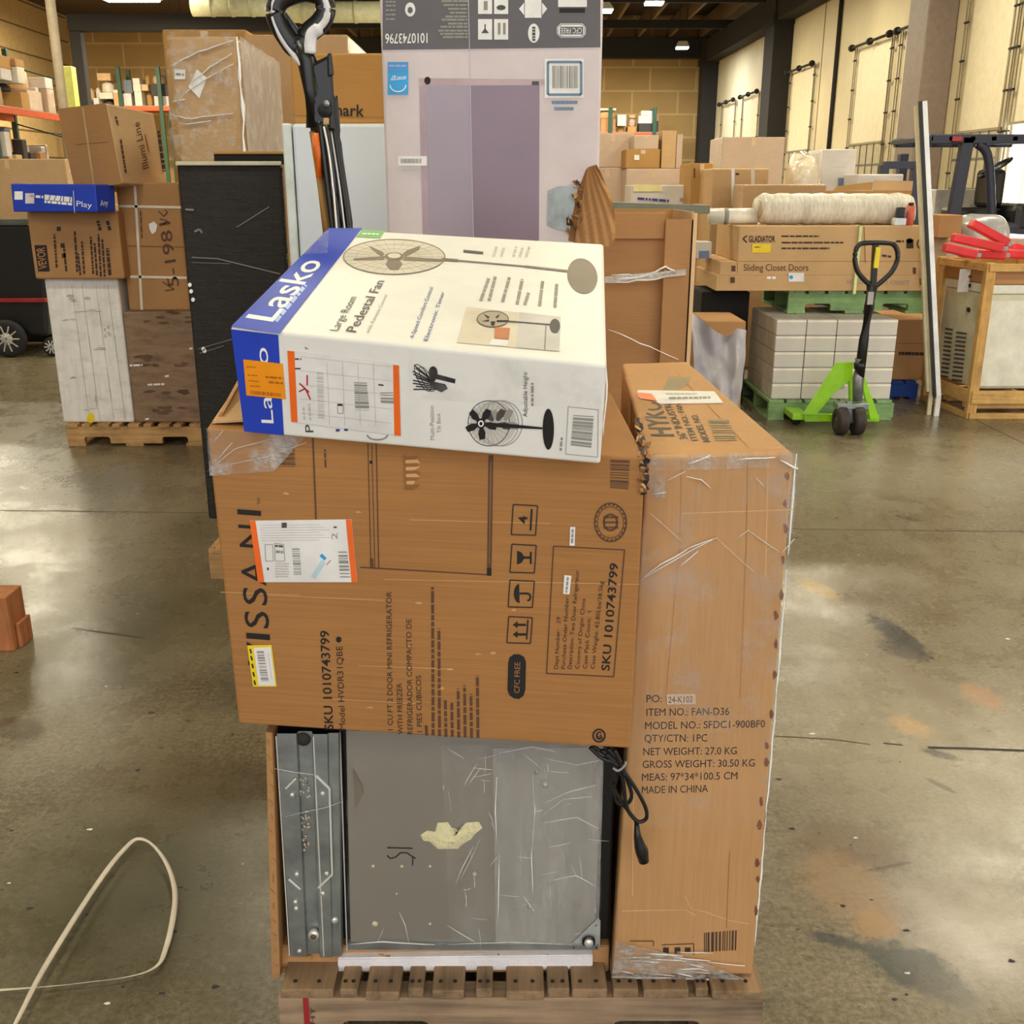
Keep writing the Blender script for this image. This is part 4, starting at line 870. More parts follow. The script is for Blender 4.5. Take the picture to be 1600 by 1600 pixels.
for i in range(n - 1):
    for k in range(4): fs.append([i * 4 + k, i * 4 + (k + 1) % 4, i * 4 + 4 + (k + 1) % 4, i * 4 + 4 + k])
m.add(vs, fs, plain('white strap', (226, 214, 196), .5), True)
solo(m, 'plastic_strap', 'cut white plastic strap looped on the floor at lower left', 'strap')
RWOOD = wood('reddish timber', (188, 118, 72), 2)
t = Thing('timber_offcut', 'reddish wooden offcut standing at the left edge of the floor', 'timber', (-1.85, 3.25, 0))
p = atZ(22, 1018, 0); z1 = atY(22, 934, p.y).z
m = MB(); m.box(p.x - .25, p.x, p.y, p.y + .12, 0, z1, RWOOD, .004); t.part(m, 'tall_block')
m = MB(); q = atZ(35, 1012, 0); m.box(p.x + .001, q.x, p.y + .03, p.y + .12, 0, atY(30, 975, p.y + .03).z, RWOOD, .004); t.part(m, 'low_block')
# ================================================================== GOODS BEHIND
def carton(label, x0, x1, yt, Y, z0, D, mat, name='carton', cat='carton', group=None, draw=None, tape=True, sh=0.0, z1=None, px_ref=None):
    """upright carton: front face between image columns x0..x1 at distance Y, top at image row yt; returns its top height"""
    z1 = z1 if z1 is not None else atY(800, yt, Y).z
    zm = (z0 + z1) / 2 if px_ref is None else atY(800, px_ref, Y).z
    dep = Y * ct + (CAMH - zm) * st; a, b = (x0 - 800) / F * dep, (x1 - 800) / F * dep
    m = MB(); q = [(a, Y), (b, Y), (b + sh, Y + D), (a + sh, Y + D)]
    bv = min(.012, .03 * min(b - a, D, z1 - z0))
    m.hexa([(*p, z0) for p in q] + [(*p, z1) for p in q], mat, bv)
    pl = Plane((a, Y, z0), (b, Y, z0), (a, Y, z1))
    if tape:
        tm = plain('packing tape', (204, 170, 126), .25, coat=.4); c = (a + b) / 2; w = min(.025, (b - a) * .1)
        m.add([(c - w, Y - .002, z1 - min(.10, (z1 - z0) * .25)), (c + w, Y - .002, z1 - min(.10, (z1 - z0) * .25)), (c + w, Y - .002, z1 - .008), (c - w, Y - .002, z1 - .008)], [[0, 1, 2, 3]], tm)
        m.add([(c - w, Y + .01, z1 + .001), (c + w, Y + .01, z1 + .001), (c + w + sh, Y + D - .01, z1 + .001), (c - w + sh, Y + D - .01, z1 + .001)], [[0, 1, 2, 3]], tm)
    if draw: draw(m, pl)
    solo(m, name, label, cat, group)
    return z1

# ---------------- left cluster on its pallet
pallet('light wooden pallet under the white and scuffed brown cartons at left', -2.75, -1.90, 6.16, 7.05, 0, .14, LWOOD, LWOODY, [(k / 9 + .006, k / 9 + (.062 if k % 2 else .088)) for k in range(9)])
def dw(m, pl):
    m.ell(pl, 142, 653, 6, 8, YELLOW, off=.003); r = random.Random(8); sm = plain('grey scuff', (186, 176, 168), .7, var=.2)
    for x, y, w, h in ((125, 465, 30, 12), (135, 485, 34, 5), (110, 500, 20, 3), (150, 545, 26, 3), (168, 520, 8, 20), (112, 590, 14, 4), (150, 625, 3, 22), (135, 640, 26, 4)):
        for k in range(5): cx, cy = x + r.uniform(-w, w) * .5, y + r.uniform(-h, h) * .5; m.poly(pl, [(cx + r.uniform(.3, .6) * w * .5 * math.cos(t), cy + r.uniform(.2, .6) * max(2, h * .4) * math.sin(t)) for t in (0, .9, 1.8, 2.7, 3.6, 4.5, 5.4)], sm, .002 + k * .0002)
    for x in (112, 128, 150, 168): m.line(pl, [(x, 445), (x + 28, 655)], 1, sm, .002)
zw = carton('tall scuffed white carton with a yellow sticker on the left pallet', 84, 197, 435, 6.2, .14, .8, WHITEC, draw=dw, tape=False)
def db(m, pl):
    r = random.Random(2); dm = plain('dark scuff', (98, 74, 56), .8, var=.2)
    for x, y, w, h in ((255, 495, 90, 18), (250, 570, 80, 6), (245, 612, 90, 8), (265, 640, 60, 14), (225, 560, 30, 8)):
        for k in range(7): cx, cy = x + r.uniform(-w, w) * .5, y + r.uniform(-h, h) * .5; m.poly(pl, [(cx + r.uniform(.2, .5) * 22 * math.cos(t), cy + r.uniform(.5, 1) * 3 * math.sin(t)) for t in (0, .9, 1.8, 2.7, 3.6, 4.5, 5.4)], dm, .002 + k * .0002)
    for x, y, l in ((203, 571, 20), (231, 601, 26), (258, 588, 6), (296, 545, 5), (227, 655, 6)): m.dashes(pl, (x, y), (x + l, y - 1), 3, WHITEI, .004, 8)
zb = carton('scuffed dark brown carton under the strapped carton', 201, 309, 487, 6.2, .14, .8, WORN, draw=db, tape=False)
def ds(m, pl):
    st_ = plain('white packing strap', (226, 214, 194), .45)
    m.line(pl, [(211, 288), (222, 484)], 4, st_, .004); m.line(pl, [(186, 322), (283, 324)], 4, st_, .004); m.line(pl, [(192, 432), (292, 434)], 4, st_, .004); m.line(pl, [(186, 384), (287, 386)], 1.6, plain('board seam', (134, 94, 58), .8), .003)
    m.poly(pl, [(233, 350), (241, 346), (246, 352), (244, 362), (238, 366), (234, 358)], PAPER, .004)
    m.text(pl, '5-1981', (280, 446), (266, 346), (262, 449), INKB, .004)
    for q in ([(248, 330), (256, 338), (262, 332), (258, 328)], [(250, 342), (262, 345), (256, 350)], [(254, 440), (272, 452), (258, 454)]): m.line(pl, q, 1.6, INKB, .004)
    m.dashes(pl, (222, 372), (220, 330), 2, INKB, .004)
zs = carton('brown carton with white straps and handwriting on the left pallet', 191, 288, 285, 6.25, zb, .6, BROWN, draw=ds, tape=False)
def dv(m, pl):
    m.poly(pl, [(54, 383), (73, 383), (78, 424), (60, 424)], INK, .003); m.text(pl, 'VEVOR', (74, 420), (70, 386), (61, 421), plain('kraft reverse print', (168, 116, 68), .7), .005, bold=.02)
    for x, y0, y1 in ((85, 418, 366), (100, 424, 385), (117, 425, 360), (122, 430, 395), (128, 428, 376), (142, 428, 370), (148, 430, 380), (154, 432, 366), (160, 432, 374), (168, 430, 388), (153, 360, 345), (168, 360, 345)): m.dashes(pl, (x + 4, y0), (x, y1), 3.2 if x not in (153, 168) else 5, INKM, .003, 7)
    for x, y in ((92, 358), (98, 384), (100, 400)): m.rect(pl, x - 3, y - 4, x + 3, y + 3, INKM, .003)
zv = carton('brown carton with black logo block under the blue box', 48, 189, 331, 6.15, zw, .75, BROWN, draw=dv, tape=False)
T = Thing('flat_box', 'royal blue flat box with white print lying on the left stack', 'box', (-2.6, 6.2, zv))
B0, B1, B2 = atY(20, 326, 6.02), atY(153, 337, 5.95), atY(181, 331, 6.10); B0.z = B1.z = B2.z = zv + .003
t0, t1, t2 = atY(17, 291, 6.02), atY(150, 298, 5.95), atY(180, 294, 6.10); t0.z, t1.z, t2.z = zv + .155, zv + .150, zv + .15
back = Vec((.04, .35, 0)); m = MB(); m.hexa([B0, B1, B2, B0 + back, t0, t1, t2, t0 + back], BLUEI, .006); pl = Plane(B0, B1, t0)
m.rect(pl, 23, 299, 36, 312, WHITEI, .003); m.rect(pl, 40, 302, 54, 318, plain('pale pink print', (222, 208, 214), .5), .003)
for y in (308, 312, 317): m.dashes(pl, (70, y - 2), (113, y + 2), 4, WHITEI, .003, 7)
m.dashes(pl, (46, 306), (68, 308), 4, WHITEI, .003); m.text(pl, 'Play', (120, 322), (144, 325), (120, 313), WHITEI, .003); p2 = Plane(B1, B2, t1); m.text(p2, 'Any', (156, 322), (168, 321), (156, 312), WHITEI, .003); m.line(pl, [(115, 298), (117, 333)], .8, WHITEI, .003)
T.part(m, 'box_body')
LITK = card('lit kraft board', (222, 190, 146))  # paler kraft: brighter light on the right face put into the colour
T = Thing('tilted_carton', 'tilted light brown carton perched on top of the left stack', 'carton', (-2.3, 6.3, 1.53))
a1, a0 = atY(166, 161, 6.0), atY(191, 287, 6.0); l1, l0 = atY(91, 170, 6.2), atY(117, 297, 6.2); r1 = atY(240, 177, 6.55)
dR = r1 - a1; m = MB(); m.hexa([a0, a0 + dR, l0 + dR, l0, a1, a1 + dR, l1 + dR, l1], LITK, .008)
pl = Plane(a0, l0, a1); m.poly(pl, [(90, 170), (165.5, 161), (190.5, 287), (117, 297)], BROWN, .001); m.line(pl, [(130, 168), (148, 292)], 3, plain('packing tape', (204, 170, 126), .25, coat=.4), .003); m.line(pl, [(118, 226), (170, 222)], .8, INKB, .002)  # browner overlay paints the less lit left face
pl = Plane(a0, a0 + dR, a1); m.text(pl, 'Illumi Line', (232, 262), (217, 190), (222, 266), INKB, .003); m.dashes(pl, (188, 218), (196, 270), 3, INKB, .003, 6); m.dashes(pl, (180, 182), (184, 196), 3, INKB, .003, 6); m.dashes(pl, (247, 205), (256, 268), 5, INKM, .003, 8); m.line(pl, [(226, 210), (232, 238)], 1.4, plain('red print', (190, 60, 60), .5), .003)
T.part(m, 'carton_body')
# black wheeled cart
T = Thing('utility_cart', 'black wheeled cart with a thin red stripe at the left edge', 'cart', (-4.7, 9.9, 0))
Yc = 9.7; zt, zb_ = atY(0, 350, Yc).z, .16; xr = atY(88, 480, Yc).x
m = MB(); m.hexa([(xr - 1.3, Yc, zb_ + .12), (xr - .12, Yc, zb_ + .02), (xr - .12, Yc + 1.0, zb_ + .02), (xr - 1.3, Yc + 1, zb_ + .12), (xr - 1.3, Yc - .06, zt), (xr, Yc - .06, zt), (xr, Yc + 1.06, zt), (xr - 1.3, Yc + 1.06, zt)], plain('black cart body', (30, 29, 30), .5), .03); T.part(m, 'tub')
m = MB(); m.box(xr - 1.36, xr + .04, Yc - .10, Yc - .04, zt, zt + .05, plain('cart rim', (96, 100, 88), .5), .01); m.box(xr - .02, xr + .04, Yc - .1, Yc + 1.1, zt, zt + .05, plain('cart rim', (96, 100, 88), .5), .01); T.part(m, 'rim')
m = MB(); z = atY(40, 468, Yc).z; m.box(xr - 1.3, xr - .06, Yc - .075, Yc - .03, z - .018, z + .018, plain('red stripe', (170, 40, 40), .5), .004); T.part(m, 'red_stripe', 'thin red stripe')
for px, r_, yy in ((12, .175, Yc - .09), (80, .09, Yc - .02)):
    m = MB(); c = atY(px, 525, yy); c.z = r_; m.wheel(c, (0, 1, 0), r_, .07, RUBBER, BRIGHT)
    for k in range(10): t = k * math.pi / 5; m.bar(c + Vec((0, -.036, 0)), c + Vec((r_ * .7 * math.cos(t), -.036, r_ * .7 * math.sin(t))), .012, .006, BRIGHT, (0, 1, 0))
    T.part(m, 'wheel')
m = MB(); m.box(xr - 1.2, xr - .15, Yc + .75, Yc + .85, .02, .18, BLACK, .01); T.part(m, 'rear_axle')
carton('wide wrapped tan load behind the black cart', -60, 119, 248, 11.2, 0, 1.2, WRAPB, 'wrapped_load', 'load')

# ---------------- wrapped tower, load behind it
m = MB(); m.hexa([(-1.72, 5.6, .0), (-1.385, 5.6, .0), (-1.44, 6.75, .0), (-1.76, 6.75, .0), (-1.72, 5.6, 2.25), (-1.385, 5.6, 2.25), (-1.44, 6.75, 2.25), (-1.76, 6.75, 2.25)], WRAPB, .012)
T = Thing('wrapped_tower', 'tall wrapped carton load with a white diamond label behind the black carton', 'load', (-1.57, 6.1, 0)); T.part(m, 'carton_body')
pl = Plane((-1.72, 5.6, 0), (-1.385, 5.6, 0), (-1.72, 5.6, 1)); m = MB(); m.poly(pl, [(308, 108), (324, 122), (312, 154), (295, 136)], PAPER, .006); m.rect(pl, 273, 109, 290, 124, PAPER, .005); m.dashes(pl, (275, 116), (288, 117), 4, GREYI, .007); T.part(m, 'label', 'white paper labels')
m = MB(); P5 = lambda x, y: pl.hit(x, y, .012)
sheet(m, [P5(264, 50), P5(371, 50), P5(372, 250), P5(268, 250)], film('tower wrap', .05, .48, .64, .4, (5, 5, 5)), .02, 16, 26, 31, 4)
sheet(m, [Vec((-1.375, 5.6, 2.25)), Vec((-1.43, 6.75, 2.25)), Vec((-1.43, 6.75, .4)), Vec((-1.375, 5.6, .4))], film('hazy side wrap', .42, .42, .66, .7, (4, 4, 3)), .015, 16, 26, 32, 4)
for q in ([(266, 104), (310, 82), (366, 63)], [(300, 130), (330, 105), (364, 84)], [(285, 150), (320, 125), (366, 100)], [(268, 180), (300, 186), (366, 176)], [(282, 195), (330, 190)], [(270, 160), (290, 154)]): ridge(m, [P5(*p) for p in q], .009, FOLD)
ridge(m, [Vec((-1.38, 5.6, z)) for z in (2.25, 2.0, 1.7, 1.4)], .014, FOLD); T.part(m, 'stretch_wrap', 'shiny clear wrap')
carton('big brown load behind the vacuum handle', 385, 546, 54, 7.3, 0, .9, WRAPB, 'wrapped_load', 'load', px_ref=120)
zq = carton('tall ochre carton standing behind the wrapped tower', 262, 392, 46, 7.4, 0, .5, OCHRE, 'tall_carton', 'carton', px_ref=150)
# ---------------- second pallet with the black carton, refrigerator and carton on it
pallet('pine pallet behind the brown refrigerator carton, one corner showing', -1.235, -.30, 3.91, 5.12, 0, .13, LWOOD, LWOODY, [(k / 8, k / 8 + .095) for k in range(8)])
T = Thing('black_wrapped_carton', 'tall black wrapped carton with open brown flap beside the white refrigerator', 'carton', (-1.13, 4.6, .13))
zk = atY(300, 257, 4.3).z; m = MB(); m.hexa([(-1.344, 4.3, .13), (-.925, 4.3, .13), (-.93, 4.85, .13), (-1.35, 4.85, .13), (-1.338, 4.3, zk), (-.92, 4.3, zk), (-.925, 4.85, zk), (-1.345, 4.85, zk)], BLACKW, .012)
pl = Plane((-1.344, 4.3, .13), (-.925, 4.3, .13), (-1.338, 4.3, zk)); sc = plain('grey film scratch', (120, 112, 106), .3)
for q, w in (([(370, 355), (421, 323)], 1.2), ([(300, 402), (340, 404), (438, 428)], 1.6), ([(300, 410), (360, 412)], .8), ([(304, 362), (312, 358), (316, 364)], 3), ([(310, 545), (380, 525)], 1), ([(312, 552), (350, 540)], 1), ([(290, 327), (303, 328)], 3)): m.line(pl, q, w, sc, .003)
for x, y in ((297, 445), (299, 455), (302, 468), (318, 545), (320, 548)): m.ell(pl, x, y, 3, 3.4, BRIGHT, off=.004, n=10)
T.part(m, 'carton_body')
m = MB(); m.hexa([(-.915, 4.29, .14), (-.87, 4.29, .14), (-.87, 4.33, .14), (-.915, 4.33, .14), (-.912, 4.29, zk), (-.893, 4.29, zk), (-.893, 4.33, zk), (-.912, 4.33, zk)], BROWN, .002)
m.prism([(-.90, 4.33, zk), (-.885, 4.33, zk), (-.80, 4.33, 1.15), (-.80, 4.33, .9), (-.90, 4.33, .9)], (0, .006, 0), TAN, 0); m.box(-.91, -.80, 4.335, 4.36, 1.10, 1.13, BROWN, .002)
T.part(m, 'open_flap', 'bent brown carton flap')
m = MB(); m.box(-1.338, -.92, 4.29, 4.31, zk - .004, zk + .012, plain('film rim', (196, 188, 160), .3), .003); T.part(m, 'film_edge')
m = MB(); z = atY(400, 241, 5.0).z; m.box(atY(337, 260, 5).x, atY(456, 260, 5).x, 4.98, 5.03, .13, z, DARK, .004); m.box(atY(337, 260, 5).x, atY(456, 260, 5).x, 4.975, 5.035, z, z + .012, OCHRE, .002)
solo(m, 'dark_board', 'flat dark board standing behind the black wrapped carton', 'board')
T = Thing('white_refrigerator', 'white refrigerator side standing behind the vacuum under a brown carton', 'refrigerator', (-.6, 4.0, .13))
zf = atY(560, 193, 3.95).z; x0 = atY(462, 300, 3.95).x; m = MB(); m.box(x0, -.32, 3.95, 4.28, .16, zf, WHITE, .012); T.part(m, 'body')
m = MB(); m.box(x0 - .035, x0 - .003, 3.94, 4.28, .16, zf, plain('white door edge', (212, 220, 216), .35), .006); T.part(m, 'door')
m = MB(); m.box(x0 - .01, -.33, 3.98, 4.26, .13, .165, BLACK, .004); T.part(m, 'plinth')
def dshark(m, pl): m.text(pl, 'Shark', (513, 180), (569, 182), (513, 161), INK, .003, bold=.012); m.line(pl, [(458, 180), (600, 184)], .8, plain('board seam', (134, 94, 58), .8), .002)
carton('brown carton with black lettering on top of the white refrigerator', 456, 640, 83, 3.98, zf, .26, card('golden kraft board', (188, 138, 76)), draw=dshark, tape=False)

# ---------------- tall lilac white appliance carton, upside down, on a pallet
pallet('plain pallet under the tall lilac white carton, hidden by the stack', -.40, .28, 3.15, 3.82, 0, .13, LWOOD, LWOODY, [(k / 6, k / 6 + .13) for k in range(6)])
T = Thing('tall_appliance_carton', 'tall lilac white carton with a purple door picture and dark band, printed upside down', 'carton', (-.06, 3.48, .13))
Yl = 3.2; lx0, lx1 = atY(600, 200, Yl).x, atY(938, 200, Yl).x; lz = atY(800, -55, Yl).z
LP = Plane((0, Yl, 0), (1, Yl, 0), (0, Yl, 1)); m = MB(); m.box(lx0, lx1, Yl, Yl + .55, .13, lz, LILAC, .008)
GB = plain('charcoal print band', (78, 70, 70), .45, coat=.35); m.poly(LP, [(598, -40), (938, -40), (938, 74), (598, 78)], GB, .001)
m.text(LP, '1010743796', (668, 52), (602, 53), (668, 68), WHITEI, .002, bold=.01); m.ell(LP, 641, 15, 8, 11, WHITEI, 0, .002); m.ell(LP, 641, 16, 4, 5, GB, 0, .0026)
for y, x in zip((2, 8, 14, 20, 26, 31, 37, 42, 48, 53, 58), (690, 693, 700, 703, 696, 690, 700, 688, 685, 688, 692)): m.dashes(LP, (x, y), (731, y), 3.2, GREYI, .002, 12, .9)
for y in (3, 9, 16, 23, 30): m.dashes(LP, (603, y), (618, y), 2.6, GREYI, .002, 6)
for x in (747, 772):
    for y in (-10, 30): m.rect(LP, x, y, x + 22, y + 32, WHITEI, .002)
m.poly(LP, [(752, 52), (764, 52), (758, 44)], DGREYI, .0026); m.line(LP, [(758, 46), (758, 38)], 2, DGREYI, .0026); m.rect(LP, 778, 36, 782, 54, GREYI, .0026); m.rect(LP, 786, 36, 790, 54, GREYI, .0026); m.ell(LP, 783, 12, 7, 4, DGREYI, 0, .0026); m.rect(LP, 756, 2, 762, 16, GREYI, .0026)
m.rect(LP, 820, -20, 846, 28, WHITEI, .002); m.poly(LP, [(811, 14), (819, 4), (819, 24)], WHITEI, .002); m.poly(LP, [(855, 14), (847, 4), (847, 24)], WHITEI, .002); m.ell(LP, 834, 52, 9, 15, WHITEI, 0, .002); m.dashes(LP, (834, 42), (834, 64), 5, DGREYI, .0026, 5)
m.rect(LP, 872, -20, 917, 11, WHITEI, .002); m.rect(LP, 874, 13, 914, 20, INK, .002)
for w_, mm, o in ((23, WHITEI, .002), (21, GB, .0024), (19, WHITEI, .0028)):
    k = (23 - w_) / 2; m.poly(LP, [(876 + k, 37 + k), (910 - k, 37 + k), (915 - k, 43), (915 - k, 53), (910 - k, 59 - k), (876 + k, 59 - k), (870 + k, 53), (870 + k, 43)], mm, o)
m.poly(LP, [(875, 42), (911, 42), (911, 54), (875, 54)], GB, .0032); m.text(LP, 'CFC FREE', (909, 44), (876, 44), (909, 53), WHITEI, .0036)
m.rect(LP, 606, 97, 638, 148, SKYI, .002); m.rect(LP, 606, 97, 638, 111, plain('mid blue print', (70, 150, 214), .4), .0024); m.dashes(LP, (608, 103), (635, 103), 3, plain('pale blue lettering', (150, 176, 232), .4), .0028, 6); m.text(LP, 'energy', (635, 119), (611, 121), (634, 127), WHITEI, .0028); m.ell(LP, 622, 133, 13, 11, WHITEI, 1.6, .0028, a0=0, a1=180)
PUR = plain('muted purple print', (134, 112, 130), .4, coat=.4, var=.05, sc=2); m.poly(LP, [(667, 134), (843, 133), (842, 382), (672, 382)], PUR, .001); m.poly(LP, [(667, 134), (734, 134), (741, 382), (672, 382)], plain('pale purple print', (160, 144, 160), .4, coat=.4, var=.05, sc=2), .0014)
m.poly(LP, [(654, 122), (866, 124), (866, 133), (656, 134)], plain('soft rose print', (188, 164, 168), .45), .0008); m.poly(LP, [(655, 134), (666, 134), (672, 382), (661, 382)], plain('rose grey print', (176, 154, 164), .45), .0012); m.ell(LP, 668, 126, 5, 6, INK, 0, .002); m.rect(LP, 831, 127, 842, 133, DGREYI, .002)
m.line(LP, [(732, 0), (740, 382)], 1.2, plain('film seam', (190, 178, 188), .3), .003)
T.part(m, 'carton_body')
m = MB(); n = Vec((0, -.001, 0)); m.rect(LP, 851, 92, 912, 153, WHITEI, .002); m.line(LP, [(856, 97), (908, 97), (908, 148), (856, 148)], 4, plain('steel blue print', (104, 130, 156), .4), .0028, True); m.bars(LP, [(863, 138), (863, 103), (903, 103), (903, 138)], GREYI, 26, .003, 71)
for y, a, b in ((160, 862, 902), (170, 866, 896)): m.dashes(LP, (a, y), (b, y), 5, plain('steel blue print', (104, 130, 156), .4), .002, 5, .9)
T.part(m, 'barcode_label', 'white barcode label with blue frame')
m = MB(); m.rect(LP, 622, 244, 667, 259, WHITEI, .0028); m.bars(LP, [(626, 255), (626, 248), (658, 248), (658, 255)], GREYI, 26, .0034, 72); m.dashes(LP, (630, 265), (655, 265), 3, LGREYI, .002); T.part(m, 'barcode_sticker', 'small barcode sticker')
m = MB(); q = [(856, 298), (872, 291), (894, 290), (904, 300), (900, 330), (892, 356), (880, 361), (866, 357), (855, 352)]; m.poly(LP, q, plain('grey inner foam', (150, 160, 162), .4, coat=.5, var=.12, sc=24), .003)
core = plain('bare board core', (140, 96, 56), .9); m.poly(LP, [(901, 302), (916, 264), (930, 260), (928, 384), (888, 376), (892, 350)], core, .0036); rr = random.Random(12)
for k in range(26):
    y = 282 + k * 3.2; x = 903 + rr.uniform(-5, 7) - max(0, (y - 325)) * .35
    p = [LP.hit(x + rr.uniform(-7, 7), y + rr.uniform(-9, 9), rr.uniform(.002, .03)) for _ in range(4)]; m.add(p, [[0, 1, 2, 3]], rr.choice((core, INKM, OCHRE, BROWN)))
nf = 9     # the torn corner, curled out in corrugated pleats
def flap(u, v):
    a = atY(897, 380, Yl - .012).lerp(atY(918, 262, Yl - .004), v)
    d = atY(957, 384, Yl - .07).lerp(atY(929, 257, Yl - .02), v) + Vec((.022 * math.sin(math.pi * v), 0, 0)); p = a.lerp(d, u)
    return p + Vec((0, -.03 * math.sin(u * 2.2) - .004 * math.sin(u * 26 + v * 14), .004 * noise.noise(p * 40)))
m.grid(flap, 40, 12, BROWN, False)
m.grid(lambda u, v: flap(u, v) + Vec((.004, .006, .001)), 40, 12, OCHRE, False)
T.part(m, 'torn_corner', 'torn board corner curling out over grey foam')

# ---------------- vacuum standing on a low carton
carton('low carton hidden behind the stack, under the vacuum', 470, 660, 0, 2.78, 0, .32, BROWN, z1=.86)
T = Thing('upright_vacuum', 'black vacuum with looped white-edged handle and hanging hose beside the lilac carton', 'vacuum', (-.52, 2.92, .86))
Yv = 2.88; V = lambda q, d=0: [atY(x, y, Yv + d) for x, y in q]
m = MB(); loop = [(480, 62), (462, 74), (449, 60), (436, 38), (430, 18), (436, 2), (452, -8), (478, -14), (500, -8), (508, 8), (507, 24), (498, 38), (484, 50), (477, 60)]
m.tube(smooth(V(loop), 5), [.020] * (len(loop) * 5 - 4), BLACK, 12, False, 1.3)
m.hexa(V([(456, 68), (478, 60), (478, 60), (456, 68)][:2]) + V([(478, 60), (456, 68)], .05) + V([(437, 22), (447, 18)]) + V([(447, 18), (437, 22)], .05), BLACK, .006)
m.tube(V([(466, 66), (480, 96), (490, 140), (492, 200)]), [.020, .026, .026, .024], BLACK, 14); T.part(m, 'handle')
m = MB(); e = smooth(V([(484, 142), (478, 112), (462, 90), (444, 66), (431, 40), (426, 18), (431, -2), (450, -14)], -.012), 5); m.tube(e, .0075, plain('white trim plastic', (226, 224, 226), .3), 10)
e = smooth(V([(506, -6), (511, 12), (509, 30), (498, 44), (486, 56), (484, 84)], -.012), 5); m.tube(e, [.010] * 15 + [.016] * (len(e) - 15), plain('white trim plastic', (226, 224, 226), .3), 10); T.part(m, 'handle_trim', 'white handle edge')
m = MB(); m.tube(V([(491, 150), (495, 200), (508, 300), (516, 400), (522, 470)], .02), [.018, .017, .016, .016, .016], BLACK, 14); T.part(m, 'wand')
m = MB(); m.hexa(V([(487, 205), (525, 205)], -.02) + V([(525, 205), (487, 205)], .06) + V([(486, 100), (518, 84)], -.02) + V([(518, 84), (486, 100)], .06), BLACK, .008)
m.hexa(V([(512, 120), (522, 118)], -.03) + V([(522, 118), (512, 120)], .03) + V([(511, 84), (518, 82)], -.03) + V([(518, 82), (511, 84)], .03), BLACK, .004)
m.cyl(*[*V([(507, 172)], -.035), *V([(507, 172)], .03)], .018, RUBBER, 20); m.cyl(*[*V([(510, 162)], -.045), *V([(510, 162)], -.03)], .008, STEEL, 14); m.hexa(V([(505, 195), (514, 195)], -.035) + V([(514, 195), (505, 195)], -.02) + V([(505, 184), (514, 184)], -.035) + V([(514, 184), (505, 184)], -.02), plain('tan clip', (196, 160, 104), .5), .002); T.part(m, 'clamp', 'black cord clamp')
m = MB(); 
for q, d in (([(505, 200), (520, 300), (532, 400), (538, 480)], -.02), ([(512, 190), (528, 290), (538, 390)], .0), ([(518, 180), (534, 280), (545, 360), (546, 400)], .015), ([(522, 150), (530, 240), (546, 350), (550, 420)], .03), ([(500, 190), (512, 290), (526, 400)], -.03), ([(508, 195), (521, 300), (529, 400)], -.035)): m.tube(smooth(V(q, d)), .0095, BLACK, 10)
m.tube(smooth(V([(506, 198), (514, 240), (521, 300), (527, 370)], -.045)), .003, BRIGHT, 8); m.tube(smooth(V([(517, 205), (530, 290), (540, 370)], -.01)), .0025, BRIGHT, 8)
T.part(m, 'hose', 'bundle of black hose and cord')
m = MB(); m.tube(V([(494, 208), (496, 240), (500, 278)], -.03), [.011, .012, .010], plain('orange plastic', (220, 104, 20), .4), 10); m.tube(V([(490, 205), (504, 300), (512, 380)], .01), .012, OCHRE, 8); T.part(m, 'orange_button', 'orange plastic strip')
m = MB(); c = V([(520, 430)])[0]; m.tube([c + Vec((0, .02, .05)), c + Vec((0, .02, -.05)), Vec((c.x, Yv + .03, 1.0))], [.05, .075, .07], BLACK, 20); T.part(m, 'dust_bin')
m = MB(); m.hexa([(c.x - .12, Yv - .08, .862), (c.x + .12, Yv - .08, .862), (c.x + .12, Yv + .12, .862), (c.x - .12, Yv + .12, .862), (c.x - .09, Yv - .02, .98), (c.x + .09, Yv - .02, .98), (c.x + .09, Yv + .1, .98), (c.x - .09, Yv + .1, .98)], BLACK, .015); T.part(m, 'floor_head')

# ---------------- open carton at the right of the lilac carton
T = Thing('open_carton', 'open empty brown carton with film band, standing just right of the lilac carton', 'carton', (.46, 3.8, 0))
Yo = 3.6; X = lambda x, y=450: atY(x, y, Yo).x; z1 = atY(1000, 331, Yo).z; z2 = atY(1000, 343, Yo).z; m = MB()
m.box(X(935), X(1040), Yo + .05, Yo + .056, 0, z1, BROWN, .001); m.box(X(1036), X(1079), Yo, Yo + .012, 0, z2, BROWN, .001); m.box(X(1079) - .008, X(1079), Yo, Yo + .45, 0, z1, TAN, .001); m.box(X(935), X(1079), Yo + .44, Yo + .45, 0, z1, OCHRE, .001); m.box(X(935), X(935) + .008, Yo + .056, Yo + .44, 0, z1, BROWN, .001); m.box(X(935) + .009, X(1079) - .009, Yo + .06, Yo + .43, 0, .01, BROWN, .001)
m.box(X(1078), X(1084), Yo - .004, Yo + .02, .3, z2 + .02, plain('pale board edge', (226, 190, 146), .8), .001); T.part(m, 'carton_body')
m = MB(); m.box(X(950), X(1036), Yo + .03, Yo + .048, z1 - .09, z1 - .004, BROWN, .002); T.part(m, 'top_flap')
m = MB(); OPL = Plane((0, Yo - .006, 0), (1, Yo - .006, 0), (0, Yo - .006, 1)); O = lambda x, y: OPL.hit(x, y)
sheet(m, [O(945, 432), O(1072, 420), O(1072, 430), O(945, 442)], film('white film band', .45, .40, .62, .85, (9, 9, 5)), .006, 20, 4, 41)
for q in ([(948, 438), (1000, 432), (1055, 424)], [(955, 428), (1010, 430), (1040, 418), (1055, 424)], [(950, 441), (1010, 438), (1070, 428)]): ridge(m, [O(*p) for p in q], .009, FOLD)
T.part(m, 'stretch_wrap', 'white creased film band')
